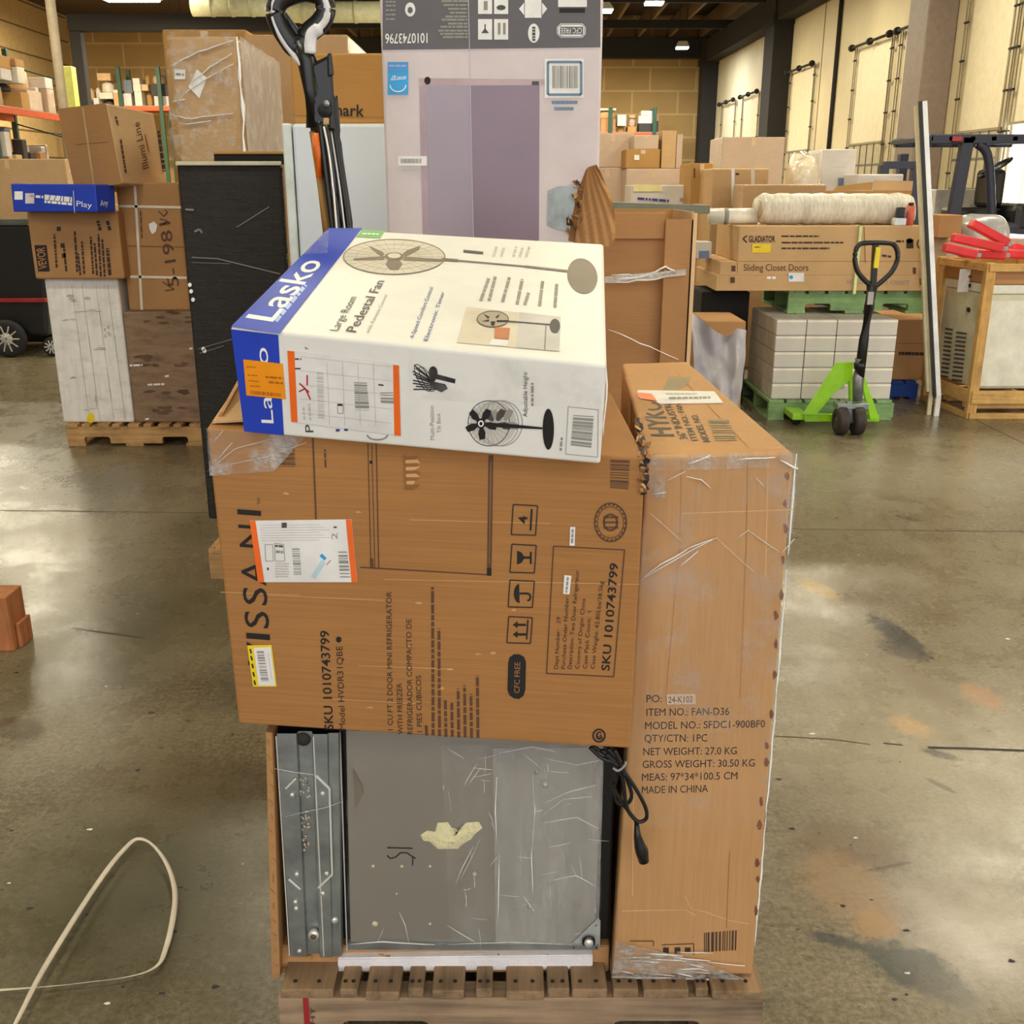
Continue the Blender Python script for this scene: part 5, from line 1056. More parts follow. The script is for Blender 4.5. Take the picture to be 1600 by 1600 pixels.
m = MB(); ridge(m, [O(952, 515), O(1000, 535), O(1060, 562)], .006, FOLD); T.part(m, 'film_strand', 'pale strand of film')

# ---------------- black block painting the shade under the long cartons, and grey plastic sheet
zc = carton('dark block added for the shade under the long cartons', 1092, 1166, 456, 7.45, 0, .5, DARK, tape=False); carton('brown carton in shadow behind the grey plastic sheet', 1096, 1160, 502, 6.6, 0, .5, BROWN, tape=False)
T = Thing('plastic_sheet', 'crumpled grey translucent plastic sheet draped beside the open carton', 'plastic sheet', (1.15, 5.75, 0))
def sheetfn(u, v):
    top = [(1076, 486), (1095, 500), (1120, 520), (1142, 531), (1156, 516), (1172, 520)]; i = min(int(u * 5), 4); f = u * 5 - i; tx, ty = [top[i][k] + (top[i + 1][k] - top[i][k]) * f for k in (0, 1)]
    bx, by = 1092 + 52 * u, 728; x = tx + (bx - tx) * v + 6 * math.sin(v * 3.1) * u; y = ty + (by - ty) * v
    p = atY(x, y, 5.75); return p + Vec((0, -.16 * noise.noise(Vec((u * 2.2 + v * 1.6, v * 1.5, 3))) - .05 * noise.noise(Vec((u * 5 - v * 4, v * 4 + u * 2, 9))) + .1 * u, 0))
m = MB(); m.grid(sheetfn, 34, 30, plain('grey plastic film', (176, 172, 178), .45, coat=.15)); m.grid(lambda u, v: sheetfn(u, v) + Vec((.004, .012, 0)), 34, 30, plain('grey plastic film', (176, 172, 178), .45, coat=.15))
T.part(m, 'sheet')

# ---------------- metal rail frame behind the open carton
T = Thing('rail_frame', 'low grey metal rail frame behind the open carton', 'frame', (1.0, 6.6, 0)); Yr = 6.5; m = MB()
p, q = atY(950, 322, Yr), atY(1104, 331, Yr); q.z = p.z - .02; m.bar(p, q, .05, .05, plain('grey green rail', (118, 116, 100), .5, .3)); m.bar(p + Vec((0, .5, 0)), q + Vec((0, .5, 0)), .05, .04, plain('grey green rail', (118, 116, 100), .5, .3)); m.bar(q, q + Vec((.02, .5, 0)), .04, .05, plain('grey green rail', (118, 116, 100), .5, .3)); T.part(m, 'top_rail')
for e, d in ((p.lerp(q, .7), 0), (p.lerp(q, .7), .5), (p, 0), (p, .5)): m = MB(); m.bar((e.x, Yr + d, 0), (e.x, Yr + d, e.z), .04, .04, DKST, (0, 1, 0)); T.part(m, 'leg')
for k in (.25, .6): m = MB(); m.box(p.x, p.x + (q.x - p.x) * .7, Yr + .02, Yr + .5, e.z * k, e.z * k + .03, plain('grey green rail', (118, 116, 100), .5, .3), .004); T.part(m, 'shelf')

# ---------------- centre right: white cartons on a green pallet, long cartons above
pallet('green pallet on the floor under the white wrapped cartons', 1.76, 2.62, 6.9, 7.72, 0, .14, GREENX, GREENY, [(k / 7, k / 7 + .12) for k in range(7)], sk=-.02)
gr = WHITEW
for c in range(4):
    for rw in range(5):
        for d in range(3):
            if d and c and rw < 4: continue
            x = 1.78 + c * .205; y = 6.93 + d * .25; z = .141 + rw * .1085
            m = MB(); m.box(x, x + .201, y, y + .246, z, z + .1065, gr, .006)
            m.add([(x + .002, y - .001, z + .088), (x + .199, y - .001, z + .088), (x + .199, y - .001, z + .101), (x + .002, y - .001, z + .101)], [[0, 1, 2, 3]], plain('white tape', (238, 228, 214), .25, coat=.5))
            solo(m, 'white_carton', 'white wrapped carton in the block on the green pallet', 'carton', 'white cartons on the green pallet')
P2 = pallet('green pallet lying on top of the white carton block', 1.93, 2.89, 7.25, 8.0, .684, .16, GREENX, GREENY, [(k / 7, k / 7 + .12) for k in range(7)])
zz = .845
z2 = carton('lower of two long flat cartons on the upper green pallet', 1119, 1455, 430, 7.2, zz, .8, TAN, 'long_carton', px_ref=440, draw=lambda m, pl: (m.rect(pl, 1141, 433, 1148, 442, INKB, .003), m.rect(pl, 1232, 426, 1256, 440, PAPER, .004), m.dashes(pl, (1198, 434), (1212, 434), 4, PAPER, .003), m.text(pl, 'SLIDING CLOSET', (1322, 443), (1422, 445), (1322, 436), GREYI, .003), m.rect(pl, 1437, 434, 1441, 445, INKB, .003), m.ell(pl, 1236, 433, 3, 3, SKYI, 0, .006)), tape=False)
z3 = carton('upper of two long flat cartons with door lettering', 1125, 1452, 409, 7.2, z2, .8, TAN, 'long_carton', px_ref=420, draw=lambda m, pl: (m.rect(pl, 1143, 415, 1149, 424, INKB, .003), m.text(pl, 'Sliding Closet Doors', (1162, 423), (1263, 423), (1162, 412), INKB, .003), m.rect(pl, 1426, 418, 1431, 428, INKB, .003), m.line(pl, [(1152, 410), (1152, 427)], .6, INKB, .003)), tape=False)
def dg(m, pl):
    m.text(pl, 'GLADIATOR', (1170, 378), (1211, 378), (1170, 368), INKM, .004, bold=.02); m.line(pl, [(1167, 368), (1161, 373), (1167, 379)], 2, INKM, .004); m.rect(pl, 1175, 381, 1204, 395, YELLOW, .004); m.dashes(pl, (1179, 386), (1188, 386), 1.4, INKM, .005, 5)
    for y, e in ((369, 1280), (379, 1318), (388, 1296)): m.dashes(pl, (1221, y), (e, y), 2.4, INKM, .004, 10, .85)
    m.rect(pl, 1416, 374, 1427, 388, INKM, .004); m.ell(pl, 1421, 376, 5, 4, INKM, 0, .004); m.ell(pl, 1437, 381, 5, 7, INKM, 1.8, .004); m.dashes(pl, (1400, 377), (1412, 377), 3, INKM, .004); m.dashes(pl, (1378, 399), (1392, 401), 3, INKM, .004); m.line(pl, [(1350, 354), (1352, 411)], 1, plain('board seam', (134, 94, 58), .8), .003)
z4 = carton('big long brown carton with yellow sticker above the flat cartons', 1153, 1447, 353, 7.2, z3, .78, TAN, 'long_carton', px_ref=385, draw=dg, tape=False)
carton('small white package at the left end of the long cartons', 1088, 1112, 378, 7.55, z3, .2, WHITEW, tape=False, draw=lambda m, pl: m.rect(pl, 1092, 392, 1108, 404, plain('slate blue print', (108, 124, 160), .5), .004))
m = MB(); a = atY(1345, 355, 7.19); b = atY(1350, 455, 7.19); 
m.prism([(a.x - .01, 7.185, z4 + .004), (a.x + .01, 7.185, z4 + .004), (a.x + .01, 7.185, zz - .02), (a.x - .01, 7.185, zz - .02)], (0, .004, 0), plain('pale green strap', (206, 220, 150), .4), 0); m.prism([(a.x - .01, 7.185, z4 + .001), (a.x + .01, 7.185, z4 + .001), (a.x + .01, 7.9, z4 + .001), (a.x - .01, 7.9, z4 + .001)], (0, 0, .003), plain('pale green strap', (206, 220, 150), .4), 0)
solo(m, 'packing_strap', 'pale green strap around the long cartons', 'strap')
T = Thing('rolled_rug', 'rolled rug in white plastic lying on the big long carton', 'rug', (2.2, 7.45, z4)); m = MB()
a, b = atY(1184, 336, 7.45), atY(1424, 336, 7.45); rad = .105; pts = [Vec((a.x + (b.x - a.x) * k / 30, 7.45 + .012 * math.sin(k), z4 + rad + .004 * math.sin(k * 1.7))) for k in range(31)]
m.tube(pts, [rad * (1 + .05 * noise.noise(Vec((k * .8, 0, 0)))) * (.8 if k in (0, 30) else 1) for k in range(31)], card('white rug plastic', (228, 220, 202), (40, 2, 6), coat=.9, streak=.16, bmp=.5), 18); T.part(m, 'roll')
m = MB(); m.tube([pts[0] + Vec((-.002, 0, 0)), pts[0] + Vec((.006, 0, 0))], rad * .6, plain('rug end', (196, 176, 150), .8), 16); T.part(m, 'roll_end')
m = MB(); a, b = atY(1108, 338, 7.5), atY(1183, 338, 7.5); m.cyl((a.x, 7.5, z4 + .055), (b.x, 7.5, z4 + .055), .055, plain('white tube wrap', (232, 226, 212), .3, coat=.6), 18); m.cyl((a.x + .1, 7.5, z4 + .055), (a.x + .13, 7.5, z4 + .055), .057, GREYI, 18)
solo(m, 'wrapped_tube', 'thin white wrapped tube sticking out left of the rolled rug', 'tube')
T = Thing('flap_carton', 'open brown carton with raised flap behind the rolled rug', 'carton', (2.5, 7.8, z4)); m = MB(); Yq = 7.62; zt = atY(1400, 284, Yq).z; xa, xb, xc = atY(1308, 300, Yq).x, atY(1365, 300, Yq).x, atY(1425, 300, Yq).x
m.box(xa, xc, Yq, Yq + .3, z4, zt - .06, BROWN, .004); m.prism([(xb, Yq, zt - .06), (xc, Yq, zt - .06), (xc, Yq, zt + .005), (xb, Yq - .0, zt + .01)], (0, .012, 0), TAN, .001); T.part(m, 'carton_body')
m = MB(); m.prism([(xa - .03, Yq + .0, zt - .06), (xb - .01, Yq, zt - .055), (xb - .01, Yq + .0, zt + .0), (xa + .0, Yq + .0, zt - .03)], (0, .008, 0), OCHRE, .001); T.part(m, 'top_flap')
m = MB(); p = atY(1413, 340, 7.4); m.cyl((p.x, 7.3, z4), (p.x, 7.3, z4 + .13), .028, plain('salmon red plastic', (206, 96, 80), .4), 16); m.cyl((p.x, 7.3, z4 + .13), (p.x, 7.3, z4 + .15), .018, BLACK, 12); solo(m, 'red_bottle', 'small salmon red bottle by the right end of the rug', 'bottle')
m = MB(); m.box(p.x - .12, p.x - .04, 7.24, 7.32, z4, z4 + .05, WHITE, .008); m.box(p.x - .10, p.x - .05, 7.25, 7.31, z4 + .05, z4 + .12, BLACK, .008); solo(m, 'small_device', 'small black and white object beside the red bottle', 'device')
zbl = .14; pallet('blue pallet under the brown carton right of the white block', 2.66, 3.06, 7.62, 8.3, 0, .14, BLUEX, BLUEX, [(k / 4, k / 4 + .2) for k in range(4)], notch=False)
carton('brown carton on the blue pallet right of the white block', 1397, 1462, 499, 7.66, .14, .6, BROWN, draw=lambda m, pl: (m.dashes(pl, (1404, 552), (1446, 553), 5, INKM, .003, 7, .9), m.line(pl, [(1398, 536), (1462, 537)], 1, plain('board seam', (134, 94, 58), .8), .003)), tape=False)
carton('grey white carton peeking out behind the white block', 1246, 1280, 478, 7.9, .0, .3, WHITEW, tape=False)if False else None

# ---------------- pallet jack
JL = plain('lime green paint', (152, 214, 20), .4, coat=.3); T = Thing('pallet_jack', 'lime green pallet jack with black loop handle in front of the white cartons', 'pallet jack', (2.1, 6.55, 0)); Yj = 6.5; J = lambda q, d=0: [atY(x, y, Yj + d) for x, y in q]
m = MB(); lp = [(1364, 449), (1351, 438), (1340, 424), (1336, 408), (1337, 392), (1343, 382), (1356, 379.5), (1384, 379.5), (1396, 382), (1402, 392), (1402, 406), (1395, 422), (1384, 434), (1370, 446), (1364, 449)]; m.tube(smooth(J(lp), 4), .0155, BLACK, 10); T.part(m, 'loop_handle')
m = MB(); m.bar(*J([(1368, 382), (1364, 452)]), .034, .03, BLACK, (0, 1, 0)); T.part(m, 'handle_post')
m = MB(); m.bar(*J([(1372, 386), (1368, 419)], -.022), .03, .02, plain('lever yellow', (232, 206, 30), .4), (0, 1, 0), .004); T.part(m, 'release_lever', 'yellow release lever')
m = MB(); m.tube(J([(1363, 446), (1358, 480), (1350, 530), (1342, 592)]), [.036, .032, .030, .032], BLACK, 14); m.bar(*J([(1361, 456), (1359, 476)], -.03), .036, .01, plain('grey plate', (170, 164, 160), .5), (0, 1, 0)); T.part(m, 'drawbar')
m = MB(); m.tube(J([(1343, 560), (1341, 590), (1340, 626)]), [.030, .036, .03], STEEL, 14); m.tube(J([(1343, 566), (1343, 576)]), .036, BLACK, 12); m.box(J([(1306, 0)])[0].x if 0 else atY(1306, 628, Yj).x, atY(1356, 628, Yj).x, Yj - .04, Yj + .06, .165, .205, STEEL, .006); m.bar(*J([(1326, 626), (1328, 660)]), .03, .05, STEEL, (0, 1, 0)); T.part(m, 'pump')
for px in (1313, 1339):
    m = MB(); p = atY(px, 650, Yj); m.wheel((p.x, Yj - .02, .092), (1, 0, 0), .092, .074, plain('brown rubber', (52, 40, 38), .6), STEEL); T.part(m, 'steer_wheel')
m = MB(); 
def slab(q, D, d=0): m.prism(J(q, d), (0, D, 0), JL, .004)
slab([(1308, 567), (1334, 566), (1331, 592), (1304, 614), (1276, 648), (1256, 648)], .03, .10); slab([(1344, 588), (1352, 590), (1374, 654), (1360, 656)], .03, .10); slab([(1256, 647), (1374, 648), (1374, 659), (1258, 659)], .03, .14); slab([(1326, 585), (1340, 583), (1342, 626), (1328, 630)], .03, .12); T.part(m, 'fork_frame')
m = MB(); m.prism(J([(1301, 594), (1320, 594), (1319, 608), (1300, 608)], .11), (0, .012, 0), plain('grey plate', (170, 164, 160), .5), 0); T.part(m, 'rating_plate', 'grey rating plate')
for px in (1262, 1362):
    m = MB(); p = atY(px, 650, Yj); m.box(p.x - .05, p.x + .05, Yj + .17, Yj + .385, .05, .095, JL, .006); T.part(m, 'fork')
    m = MB(); m.wheel((p.x, Yj + .27, .04), (1, 0, 0), .04, .05, RUBBER); T.part(m, 'load_roller')

# ---------------- crated generator
CZ = 1.05; C0, C1 = atZ(1513, 654, 0), atZ(1441, 624, 0); C2 = atZ(1650, 654, 0); C3 = C1 + (C2 - C0); up = Vec((0, 0, 1))
T = Thing('generator_crate', 'beige louvred generator in an open wooden crate at the right edge', 'crate', tuple((C0 + C3) / 2))
for c in (C0, C1, C2, C3):
    m = MB(); ic = c.lerp((C0 + C3) / 2, .05); m.bar(ic + up * .0, ic + up * CZ, .065, .05, CRATEZ, (0, 1, 0), .003); T.part(m, 'post')
for z, h in ((CZ - .03, .05), (.15, .09), (.02, .04)):
    for a, b in ((C0, C1), (C0, C2), (C1, C3), (C2, C3)):
        m = MB(); ctr = (C0 + C3) / 2; m.bar(a.lerp(ctr, -.012) + up * z, b.lerp(ctr, -.012) + up * z, .03, h, CRATEX, up, .003); T.part(m, 'rail')
for k in (.1, .5, .9): m = MB(); m.bar(C0.lerp(C1, k) + up * .09, C2.lerp(C3, k) + up * .09, .09, .05, CRATEX, up, .003); T.part(m, 'skid')
GEN = plain('beige enamel', (206, 200, 176), .4); GENW = plain('cream enamel', (226, 222, 206), .35); ctr = (C0 + C3) / 2
g = [c.lerp(ctr, .14) for c in (C0, C2, C3, C1)]; m = MB(); m.hexa([p + up * .20 for p in g] + [p + up * .84 for p in g], GEN, .008)
SL = Plane(g[0] + up * .2, g[3] + up * .2, g[0] + up * .84)
for cx in (0, 1):
    for k in range(12):
        y = 514 + k * 6.7 + cx * 6; x = (1478 if not cx else 1496) - (y - 514) * .095; L = 12 if not cx else 16; m.poly(SL, [(x, y - 2), (x + L, y), (x + L - 1, y + 3), (x - 1, y + 1)], DGREYI, .004)
m.ell(SL, 1514, 484, 3, 4, INK, 0, .004); m.line(SL, [(1511, 478), (1510, 494)], 1, GREYI, .004); T.part(m, 'generator_body')
m = MB(); g2 = [c.lerp(ctr, .12) for c in (C0, C2, C3, C1)]; m.hexa([p + up * .842 for p in g2] + [p + up * .905 for p in g2], GENW, .01); T.part(m, 'generator_lid')
m = MB(); FRP = Plane(g[0], g[1], g[0] + up); m.prism([g[0].lerp(g[1], .04) + up * .22 + FRP.n * .002, g[0].lerp(g[1], .96) + up * .22 + FRP.n * .002, g[0].lerp(g[1], .96) + up * .80 + FRP.n * .002, g[0].lerp(g[1], .04) + up * .80 + FRP.n * .002], FRP.n * .012, GENW, .002); T.part(m, 'front_panel')
m = MB(); g3 = [c.lerp(ctr, .10) for c in (C0, C2, C3, C1)]; m.hexa([p + up * .907 for p in g3] + [p + up * 1.0 for p in g3], BROWN, .006); T.part(m, 'packing_board', 'brown board on top')
m = MB(); p = SL.hit(1519, 440, .06); m.bar(p + up * .085, p - up * .07, .075, .004, PAPER, (0, 1, 0), .001); m.dashes(Plane(p, p + Vec((1, 0, 0)), p + up), (1513, 432), (1524, 432), 4, DGREYI, .003, 4); m.dashes(Plane(p, p + Vec((1, 0, 0)), p + up), (1513, 446), (1524, 447), 6, INK, .003, 4); T.part(m, 'hang_tag', 'white paper tag')
# two leaning channels
for i, (q, w, lab) in enumerate((([(1437, 166), (1455, 612)], .028, 'cream metal channel, left of two leaning by the crate'), ([(1444, 158), (1466, 620)], .034, 'white metal channel, right of two leaning by the crate'))):
    m = MB(); Yb = 7.02 + (.05 if not i else 0); a, b = atY(*q[0], Yb + .1), atY(*q[1], Yb); b = atZ(q[1][0], q[1][1] + 30, 0) if False else b
    m.bar(b, a, w, .02, BRIGHT if i else plain('cream metal', (226, 214, 178), .4), (0, 1, 0), .002); m.bar(b + Vec((-.024, .004, 0)), a + Vec((-.024, .004, 0)), .018, .03, BLACK if i else plain('cream metal', (226, 214, 178), .4), (0, 1, 0), .002)
    m.bar(b, Vec((b.x + .002, Yb, 0)), w, .02, BRIGHT if i else plain('cream metal', (226, 214, 178), .4), (0, 1, 0), .002)
    solo(m, 'metal_channel', lab, 'channel')
# red bars heaped on the crate, goods behind
RED = plain('red enamel', (216, 34, 40), .35, coat=.4)
zr = carton('wrapped load behind the generator crate', 1468, 1640, 372, 8.35, 0, .8, WRAPP, 'wrapped_load', 'load', tape=False)
reds = (([(1475, 386), (1525, 398)], 'short red bar at the left end of the heap on the crate'), ([(1488, 371), (1566, 388)], 'long red bar lying across the middle of the heap'), ([(1516, 348), (1574, 380)], 'red bar sloping steeply at the top of the heap'), ([(1500, 395), (1570, 399)], 'flat red bar lying along the crate rim'), ([(1545, 401), (1620, 404)], 'red bar lying at the right end of the heap'), ([(1578, 392), (1625, 404)], 'red bar end at the right edge of the photo'))
for i, (q, lab) in enumerate(reds):
    T = Thing('red_bar', lab, 'bar', tuple(atY(*q[0], 7.0)), 'red bars on the generator crate'); Yb = 7.02 + .07 * i; a, b = atY(*q[0], Yb), atY(*q[1], Yb); lo = CZ + .03 + (.0 if i in (0, 3, 4, 5) else .045)
    m = MB(); dz = max(0, lo - min(a.z, b.z)); a.z += dz; b.z += dz; m.bar(a, b, .075, .06, RED, (0, 0, 1), .012); T.part(m, 'bar'); T.o.location = a; 
    for ch in T.o.children: ch.data.transform(Matrix.Translation(T.loc - a))
    m = MB(); s = (b - a).normalized(); m.bar(b - s * .02, b + s * .03, .035, .03, STEEL, (0, 0, 1), .004); o = m.build('end_cap', a); o.parent = T.o; o.location = (0, 0, 0)
T = Thing('plastic_bundle', 'clear plastic wrapped bundle behind the red bars', 'bundle', (4.2, 8.5, zr)); m = MB(); a, b = atY(1506, 360, 8.45), atY(1592, 336, 8.45)
def lump(u, v):
    t = u * 2 * math.pi; ph = v * math.pi / 2; rx, ry, rz = (b.x - a.x) / 2, .25, b.z - zr
    p = Vec((math.copysign(abs(math.cos(t)) ** .6, math.cos(t)) * math.cos(ph) ** .5 * rx, math.copysign(abs(math.sin(t)) ** .6, math.sin(t)) * math.cos(ph) ** .5 * ry, math.sin(ph) ** .7 * rz))
    return p * (1 + .12 * noise.noise(p * 7)) + Vec(((a.x + b.x) / 2, 8.7, zr))
m.grid(lump, 36, 10, plain('grey clear plastic', (168, 166, 166), .15, coat=.8, bmp=.6, bsc=14)); T.part(m, 'bundle_body')
carton('small brown carton with rounded top left of the plastic bundle', 1467, 1503, 336, 8.4, zr, .3, BROWN, tape=False)
m = MB(); p = atY(1462, 336, 8.38); m.tube([(p.x - .12, 8.4, zr + .03), (p.x, 8.4, zr + .12), (p.x + .02, 8.5, zr + .02)], [.05, .06, .04], plain('blue grey plastic', (150, 160, 176), .4), 12) if False else None

# ---------------- forklift at the far right
FB_ = plain('blue black steel', (42, 44, 62), .5); T = Thing('forklift', 'dark blue forklift with overhead guard parked at the right edge', 'forklift', (5.6, 12.6, 0)); Yf = 12.0; K = lambda x, y, d=0: atY(x, y, Yf + d)
zt = K(1500, 210).z; xl, xr = K(1452, 212).x, K(1650, 212).x; m = MB(); m.box(xl, xr, Yf - .05, Yf + .05, zt - .10, zt, FB_, .01); m.box(xl, xr, Yf + 1.0, Yf + 1.1, zt - .10, zt, FB_, .01)
for k in range(7): x = xl + (xr - xl) * k / 6; m.box(x - .03, x + .03, Yf - .05, Yf + 1.1, zt - .07, zt - .02, FB_, .004)
T.part(m, 'overhead_guard'); m = MB(); m.box(K(1484, 0).x if 0 else atY(1484, 214, Yf).x, atY(1500, 214, Yf).x, Yf - .08, Yf - .051, zt - .08, zt - .02, plain('dark red lamp', (140, 30, 30), .3), .01); T.part(m, 'warning_lamp', 'dark red lamp')
for d in (0, 1.05):
    m = MB(); m.bar(K(1512, 214, d), K(1488, 345, d), .13, .10, FB_, (0, 1, 0), .01); T.part(m, 'guard_post'); m = MB(); m.tube(smooth([K(1528, 225, d), K(1540, 236, d), K(1546, 262, d), K(1550, 345, d)]), .05, FB_, 10); T.part(m, 'guard_post')
xm = K(1470, 380).x; m = MB(); m.box(xm, xr - .1, Yf - .1, Yf + 1.2, .25, 1.15, FB_, .06); T.part(m, 'chassis')
m = MB(); x = K(1552, 300).x; m.box(x - .25, x + .25, Yf + .3, Yf + .8, 1.15, 1.3, BLACK, .04); m.box(x + .12, x + .27, Yf + .3, Yf + .8, 1.3, 1.72, BLACK, .05); T.part(m, 'seat')
m = MB(); m.box(K(1575, 360).x, K(1640, 360).x, Yf - .1, Yf + 1.2, 1.0, K(1600, 318).z, BLACK, .08); T.part(m, 'counterweight')
m = MB(); c = K(1556, 262, .2); m.cyl(K(1551, 330, .3), c, .035, FB_, 10); m.tube([c + Vec((.16 * math.cos(t), .10 * math.sin(t), .10 * math.cos(t))) for t in [k * math.pi / 8 for k in range(16)]], .02, BLACK, 8, True); T.part(m, 'steering_wheel')
for d in (.1, 1.0):
    for px in (1495, 1610): m = MB(); x = K(px, 400).x; m.wheel((x, Yf + d - .05, .28), (0, 1, 0), .28, .2, RUBBER, STEEL); T.part(m, 'wheel')
m = MB(); a = K(1438, 330).x; m.box(a, a + .1, Yf + .2, Yf + .32, .05, 1.9, FB_, .01); m.box(a, a + .1, Yf + .8, Yf + .92, .05, 1.9, FB_, .01); m.box(a, a + .1, Yf + .32, Yf + .8, .6, .7, FB_, .01); m.box(a, xm + .02, Yf + .25, Yf + .85, .3, .5, FB_, .01); T.part(m, 'mast')
m = MB(); [m.box(a - .8, a, Yf + d, Yf + d + .12, .08, .13, STEEL, .01) for d in (.25, .75)]; T.part(m, 'forks')
T = Thing('steel_stand', 'dark blue steel stand glimpsed left of the leaning channels', 'stand', (4.4, 11, 0)); m = MB(); Yd = 10.8; p, q = atY(1381, 258, Yd), atY(1432, 258, Yd); m.bar(p, q, .08, .07, FB_); T.part(m, 'cross_bar')
for e in (p, q): m = MB(); m.bar((e.x, Yd, 0), (e.x, Yd, e.z), .09, .09, FB_, (0, 1, 0)); T.part(m, 'upright')
carton('low white machine cover behind the forklift', 1452, 1545, 296, 13.6, 0, .5, plain('off white paint', (206, 202, 196), .5), 'white_cabinet', 'cabinet', tape=False)

# ---------------- distant pile right of the lilac carton
Ya = 12.0
za = carton('wrapped carton base at the left of the far pile', 925, 973, 262, Ya, 0, .9, WRAPP, px_ref=290); carton('wide wrapped carton at top left of the far pile', 925, 991, 208, Ya, za, .9, WRAPP, px_ref=235)
zb = carton('wide wrapped carton at the base of the far pile beside the dark gap', 978, 1062, 263, 11.5, 0, .9, WRAPP, px_ref=290)
zc2 = carton('small ochre carton with a white sticker on the far pile', 978, 1031, 233, 11.5, zb, .6, OCHRE, px_ref=250, draw=lambda m, pl: m.rect(pl, 991, 242, 999, 250, PAPER, .004)); carton('small wrapped carton on the ochre carton of the far pile', 991, 1029, 211, 11.5, zc2, .5, WRAPP, px_ref=222)
carton('upright tan carton standing on top of the far pile', 1034, 1056, 204, 11.5, zb, .5, TAN, px_ref=235, tape=False); carton('narrow wrapped carton at the right end of the far pile top', 1057, 1066, 210, 11.5, zb, .5, WRAPP, px_ref=235, tape=False)
def dm(m, pl): m.dashes(pl, (996, 310), (1045, 314), 4, NAVYI, .004, 8); m.rect(pl, 1062, 309, 1069, 314, GREYI, .004); m.poly(pl, [(990, 288), (1032, 289), (1036, 299), (990, 299)], plain('pale yellow print', (236, 224, 160), .5), .004)
carton('white carton with pale yellow corner in front of the far pile', 986, 1078, 289, 10.6, 0, .6, WHITEW, px_ref=305, draw=dm, tape=False)
carton('dark ochre carton right of the white carton', 1079, 1112, 255, 10.2, 0, .7, OCHRE, px_ref=290, draw=lambda m, pl: m.rect(pl, 1084, 263, 1086, 278, INKM, .004))
def dk(m, pl): m.line(pl, [(1145, 263), (1145, 322)], 5, WHITEI, .004); m.line(pl, [(1176, 262), (1177, 322)], 6, plain('pale tape', (222, 206, 176), .3), .004); m.ell(pl, 1152, 272, 3, 1.6, INK, 0, .004)
zd = carton('large tan carton with pale tape bands in the far pile', 1112, 1200, 263, 9.6, 0, .8, TAN, px_ref=295, draw=dk, tape=False)
carton('long pinkish wrapped carton raised above the far goods', 1128, 1225, 214, 12.8, 0, .8, WRAPP, px_ref=240)
m = MB(); zq = carton('wrapped dark brown load left of the white goods', 1160, 1290, 288, 9.0, 0, .4, WRAPB, 'wrapped_load', 'load', px_ref=310, tape=False)
carton('upright white carton with blue square above the rolled rug', 1283, 1336, 233, 9.9, 0, .5, WHITEW, px_ref=270, draw=lambda m, pl: m.rect(pl, 1309, 278, 1324, 292, plain('slate blue print', (108, 124, 160), .5), .005), tape=False)
T = Thing('film_bundle', 'pale heap of film wrapped goods left of the upright white carton', 'bundle', (3.0, 9.8, 0)); a, b = atY(1226, 300, 9.7), atY(1284, 240, 9.7); zr0 = zr; zr = 0; aa = a; 
def lump2(u, v):
    t = u * 2 * math.pi; ph = v * math.pi / 2; rx, ry, rz = (b.x - a.x) / 2, .3, b.z
    p = Vec((math.copysign(abs(math.cos(t)) ** .6, math.cos(t)) * math.cos(ph) ** .35 * rx, math.copysign(abs(math.sin(t)) ** .6, math.sin(t)) * math.cos(ph) ** .35 * ry, math.sin(ph) ** .8 * rz))
    return Vec((p.x * (1 + .15 * noise.noise(p * 5)), p.y, p.z * (1 + .05 * noise.noise(p * 6)))) + Vec(((a.x + b.x) / 2 + .02, 9.8, 0))
m = MB(); m.grid(lump2, 36, 16, plain('pale film wrap', (216, 202, 178), .2, coat=.8, bmp=.6, bsc=10)); T.part(m, 'bundle_body')
z = carton('white flat cartons behind the flap carton', 1340, 1412, 272, 9.5, 0, .4, WHITEW, px_ref=278, tape=False)

# ================================================================== RACKING
RGRN = plain('dark green rack steel', (36, 72, 52), .5); RORG = plain('orange rack beam', (206, 86, 34), .5); rr = random.Random(21)
CL = [TAN, OCHRE, BROWN, WHITEW, WRAPP, plain('slate clutter', (96, 106, 118), .5), plain('dark clutter', (52, 46, 44), .6), plain('pale clutter', (214, 204, 188), .5), plain('sandy clutter', (200, 164, 120), .6)]
def clutter(x0, x1, y, z, hmax, dep, n, label, group, alongY=False):
    e = x0
    while e < x1 - .08:
        w = min(rr.choice((.18, .25, .32, .45, .6)) * rr.uniform(.8, 1.2), x1 - e); top = z; d = rr.uniform(.5, 1) * dep; off = rr.uniform(0, dep - d); lim = z + hmax * rr.uniform(.45, 1.1); x = e
        while top < lim - .06:
            h = min(rr.uniform(.14, .5), lim - top); ww = w * rr.uniform(.7, 1); m = MB(); u0 = x + (w - ww) * rr.random(); mt = rr.choice(CL); k = rr.random()
            if alongY: q = (y - d - off, y - off, u0, u0 + ww - .02)
            else: q = (u0, u0 + ww - .02, y + off, y + d + off)
            if k < .72: m.box(*q, top, top + h, mt, .012)
            else:       # sacks, drums and bagged goods
                c = Vec(((q[0] + q[1]) / 2, (q[2] + q[3]) / 2, 0)); R_ = min(q[1] - q[0], q[3] - q[2]) / 2
                m.tube([c + Vec((0, 0, top)), c + Vec((0, 0, top + h * .2)), c + Vec((0, 0, top + h * .75)), c + Vec((0, 0, top + h))], [R_ * .9, R_, R_ * .95, R_ * .5], mt, 14)
            solo(m, 'stored_box' if k < .72 else 'stored_bundle', label if k < .72 else label.replace('box', 'bundle'), 'box' if k < .72 else 'bundle', group if k < .72 else group.replace('goods', 'bundles')); top += h
        e += w
